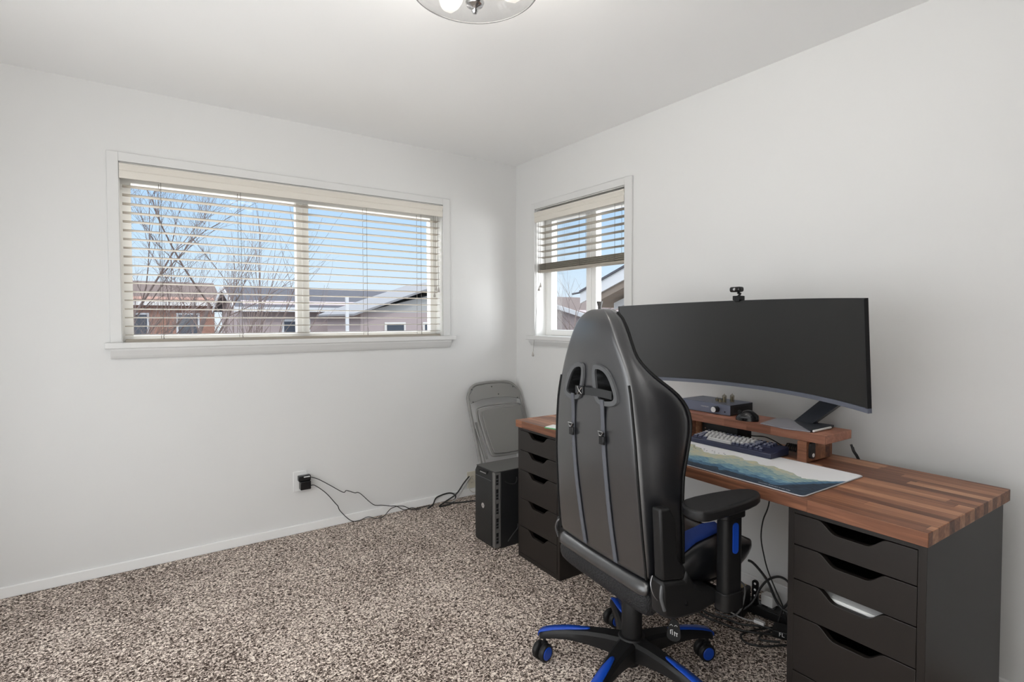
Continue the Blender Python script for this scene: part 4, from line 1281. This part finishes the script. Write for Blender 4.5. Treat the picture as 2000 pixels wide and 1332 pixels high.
# ------------------------------------------------------------------ ceiling lamp
LC = Vector((-1.562, -1.964, 0))
t = thing('ceiling_lamp', 'round clear glass ceiling lamp with chrome finial and white bulbs', 'lamp', (LC.x, LC.y, H))
bm = B(); lathe(bm, [(0, -.035), (.05, -.033), (.07, -.02), (.075, 0)], 36); obj('canopy', bm, CHROME, t, smooth=True)
gl = glass_mat('lamp_glass', (.90, .90, .90), .10)
bm = B()
prof = [(.010, -.228), (.06, -.226), (.115, -.217), (.155, -.205), (.180, -.195), (.190, -.188), (.1905, -.184), (.180, -.190), (.155, -.200), (.115, -.212), (.06, -.221), (.010, -.223)]
lathe(bm, prof, 64); sh = obj('glass_shade', bm, gl, t, smooth=True)
bm = B(); tube(bm, [(.190*math.cos(2*PI*k/64), .190*math.sin(2*PI*k/64), -.186) for k in range(64)], .0022, 8, closed=True); obj('rim', bm, mat('rim_grey', (.18, .18, .18), .25), sh, smooth=True)
bm = B(); lathe(bm, [(0, -.262), (.006, -.261), (.010, -.254), (.006, -.247), (.010, -.243), (.024, -.238), (.028, -.230), (.026, -.226), (.008, -.222), (.006, -.03)], 28); obj('finial', bm, CHROME, t, smooth=True)
BULB = mat('lit_bulb', (.95, .93, .88), .4, emis=((1, .95, .88), .85))
for k in range(3):
    a = math.radians(100+120*k)
    c = Vector((math.cos(a), math.sin(a), 0))
    Mb = Matrix.Translation((0, 0, -.145)) @ Matrix.Rotation(a, 4, 'Z') @ Matrix.Rotation(math.radians(105), 4, 'Y')
    bm = B(); lathe(bm, [(.012, .012), (.022, .014), (.022, .055), (.018, .058)], 20, M=Mb); so_ = obj('bulb_socket', bm, SILVER, t, smooth=True)
    bm = B(); lathe(bm, [(.014, .056), (.018, .07), (.030, .095), (.033, .115), (.028, .138), (.015, .150), (0, .153)], 24, M=Mb); obj('bulb', bm, BULB, t, smooth=True)
light('lamp_light', 'POINT', (LC.x, LC.y, 2.32), 14, size=.10, color=(1, .95, .88))

# ------------------------------------------------------------------ outside
bm = B(); box(bm, -60, 80, .2, 140, -2.9, -2.6); tag(obj('ground', bm, GROUND), 'bare brown ground of the neighbourhood outside', 'ground'); bpy.data.objects['ground']['kind'] = 'structure'

def gable_house(label, x0, x1, y0, y1, zr, ze, zg, wall, roof, trimm, wins, name='house', chim=None, ov=.3):
    t = thing(name, label, 'house', ((x0+x1)/2, y0, zg))
    o = Vector(t.location)
    ym = (y0+y1)/2
    def sh(bm):
        for v in bm.verts: v.co -= o
    bm = B(); prism(bm, [(y0+ov, zg), (y1-ov, zg), (y1-ov, ze), (ym, zr-.12), (y0+ov, ze)], x0+ov, x1-ov, 'x'); sh(bm); obj('walls', bm, wall, t)
    bm = B(); prism(bm, [(y0, ze-.12), (ym, zr), (y1, ze-.12), (y1, ze-.22), (ym, zr-.12), (y0, ze-.22)], x0, x1, 'x'); sh(bm); obj('roof', bm, roof, t)
    bm = B(); box(bm, x0, x1, y0-.08, y0, ze-.28, ze-.12); prism(bm, [(y0, ze-.10), (ym, zr+.02), (y1, ze-.10), (y1, ze-.30), (ym, zr-.2), (y0, ze-.30)], x0-.04, x0, 'x'); sh(bm); obj('fascia', bm, trimm, t)
    for wx0, wx1, wz0, wz1 in wins:
        bm = B(); box(bm, wx0, wx1, y0+ov-.03, y0+ov, wz0, wz1); sh(bm); f = obj('window', bm, WHITEX, t)
        bm = B(); box(bm, wx0+.08, wx1-.08, y0+ov-.05, y0+ov-.03, wz0+.08, wz1-.08); sh(bm); obj('pane', bm, WINX, f)
    if chim:
        bm = B(); box(bm, chim[0], chim[1], ym-.3, ym+.3, zr-.5, chim[2]); sh(bm); obj('chimney', bm, BRICK, t)
    return t
gable_house('white gabled house with long dark grey roof beyond the long window', .45, 14, 17, 23, 2.62, 1.85, -2.6, SIDEP, ROOFG, WHITEX, [(2.0, 3.0, .1, 1.3), (5.2, 5.9, .1, 1.3), (8.2, 9.2, .1, 1.2)], chim=(8.9, 9.7, 2.95))
gable_house('red brick house with brown roof at the left of the long window', -10, 1.0, 24.5, 31, 3.15, 2.2, -2.6, BRICK, ROOFB, SIDE, [(-4.3, -3.2, .2, 1.6), (-2.6, -1.8, .2, 1.6), (-.8, .1, .2, 1.6)])
gable_house('brown house with low brown roof beyond the small window', 14.5, 26, 14, 24, 2.5, 1.45, -2.6, SIDEP, ROOFB, WHITEX, [])
# garage with its gable towards us
t = thing('garage', 'low garage with a pale gable in front of the grey roofed house', 'garage', (6.4, 12.5, -2.6))
o = Vector(t.location)
def gsh(bm):
    for v in bm.verts: v.co -= o
bm = B(); box(bm, 3.25, 9.6, 12.6, 16.0, -2.6, 1.50); gsh(bm); obj('walls', bm, SIDEP, t)
bm = B(); prism(bm, [(3.25, 1.50), (9.6, 1.50), (6.42, 2.28)], 12.6, 16.0, 'y'); gsh(bm); obj('gable', bm, mat('pale_grey_siding', (.36, .36, .36), .8), t)
bm = B(); prism(bm, [(2.95, 1.46), (6.42, 2.64), (9.9, 1.46), (9.9, 1.40), (6.42, 2.57), (2.95, 1.40)], 12.3, 16.2, 'y'); gsh(bm); obj('roof', bm, ROOFW, t)
for x0_, x1_ in ((4.0, 4.7), (5.3, 6.3)):
    bm = B(); box(bm, x0_, x1_, 12.56, 12.6, .3, 1.2); gsh(bm); f = obj('window', bm, SIDE, t)
    bm = B(); box(bm, x0_+.07, x1_-.07, 12.54, 12.56, .37, 1.13); gsh(bm); obj('pane', bm, WINX, f)

# neighbouring gable with wide white rake boards (seen through the small window)
t = thing('neighbour_gable', 'white boarded gable eave of the house next door, right of the small window', 'house', (5.0, 3.0, -2.6))
o = Vector(t.location)
def rake(ya, za, yb, zb, h, x0, x1, name, m, tail=0):
    bm = B(); prism(bm, [(ya, za), (yb, zb), (yb, zb-h), (ya, za-h)], x0, x1, 'x')
    for v in bm.verts: v.co -= o
    return obj(name, bm, m, t)
rake(4.747, 1.855, 1.0, 3.15, .04, 4.97, 6.5, 'roof_edge', ROOFG)
rake(4.747, 1.815, 1.0, 3.11, .215, 5.0, 5.04, 'rake_board', WHITEX)
rake(4.60, 1.66, 1.0, 2.90, .14, 5.04, 5.9, 'shaded_soffit', SOFFITSH)
bm = B(); prism(bm, [(4.45, 1.62), (1.0, 2.78), (1.0, -2.6), (4.3, -2.6), (4.3, 1.55)], 5.9, 6.0, 'x')
for v in bm.verts: v.co -= o
obj('gable_wall', bm, SIDE, t)
rake(4.2, 1.60, 1.0, 2.68, .13, 5.4, 5.45, 'lower_rake_board', WHITEX)
bm = B(); prism(bm, [(4.0, 1.52), (1.0, 2.5), (1.0, 1.45), (4.0, 1.45)], 5.42, 5.9, 'x')
for v in bm.verts: v.co -= o
obj('lower_soffit', bm, SOFFITSH, t)
bm = B(); tube(bm, [(-.0, 1.75, 4.42), (-.0, 1.98, 4.40)], .02, 6); obj('gutter_end', bm, ROOFG, t)

def tree(label, x, y, zb, h, spread, stems, seed, r0=.07, levels=4, name='bare_tree', lean=0.0, twig=.9):
    rnd = random.Random(seed)
    t = thing(name, label, 'tree', (x, y, zb))
    bms = [B(), B()]
    def grow(p, d, ln, r, lev):
        pts = [p]; rs = [r]; seg = 5
        for i in range(seg):
            d = (d+Vector((rnd.uniform(-1, 1), rnd.uniform(-1, 1), rnd.uniform(-.3, .8)))*.13).normalized()
            p = p+d*ln/seg
            pts.append(p); rs.append(r*(1-.55*(i+1)/seg))
            if lev < levels and i >= 1:
                for _ in range(2 if lev > 0 else 1):
                    if rnd.random() < .85:
                        a = Vector((rnd.uniform(-1, 1), rnd.uniform(-1, 1), rnd.uniform(-.1, .6)))
                        nd_ = (d*(.75)+a*spread).normalized()
                        grow(p, nd_, ln*rnd.uniform(.45, .68), rs[-1]*.62, lev+1)
        tube(bms[0 if lev < 2 else 1], pts, rs, 5 if lev < 2 else 3)
    for i in range(stems):
        a = 2*PI*i/stems+rnd.uniform(-.4, .4)
        d = Vector((math.cos(a)*spread*.55+lean, math.sin(a)*spread*.4, 1)).normalized()
        grow(Vector((rnd.uniform(-.05, .05)*stems*.5, rnd.uniform(-.05, .05), 0)), d, h*rnd.uniform(.5, .65), r0, 0)
    obj('trunk', bms[0], BARK, t, smooth=True)
    obj('twigs', bms[1], BARK, t)
    return t
tree('dense twiggy bare tree at the left of the long window', -2.6, 9.6, -2.6, 7.2, .70, 3, 5, r0=.085, levels=4)
tree('multi-stemmed bare tree with long whip shoots near the window mullion', -1.25, 6.6, -2.6, 6.2, .36, 5, 11, r0=.040, levels=2, lean=.10)
tree('small distant bare tree seen through the small window', 12.0, 13.2, -2.6, 6.5, .6, 1, 21, r0=.10, levels=3)

t = thing('marker_post', 'tall white post with yellow foot standing before the grey roofed house', 'post', (1.82, 9.5, -2.6))
bm = B(); box(bm, -.035, .035, -.03, .03, 3.45, 4.42); box(bm, -.02, .02, -.02, .02, 0, 3.3); obj('white_sleeve', bm, WHITEX, t)
bm = B(); box(bm, -.045, .045, -.04, .04, 3.2, 3.45); obj('yellow_band', bm, mat('yellow_band', (.6, .6, .15), .6), t)
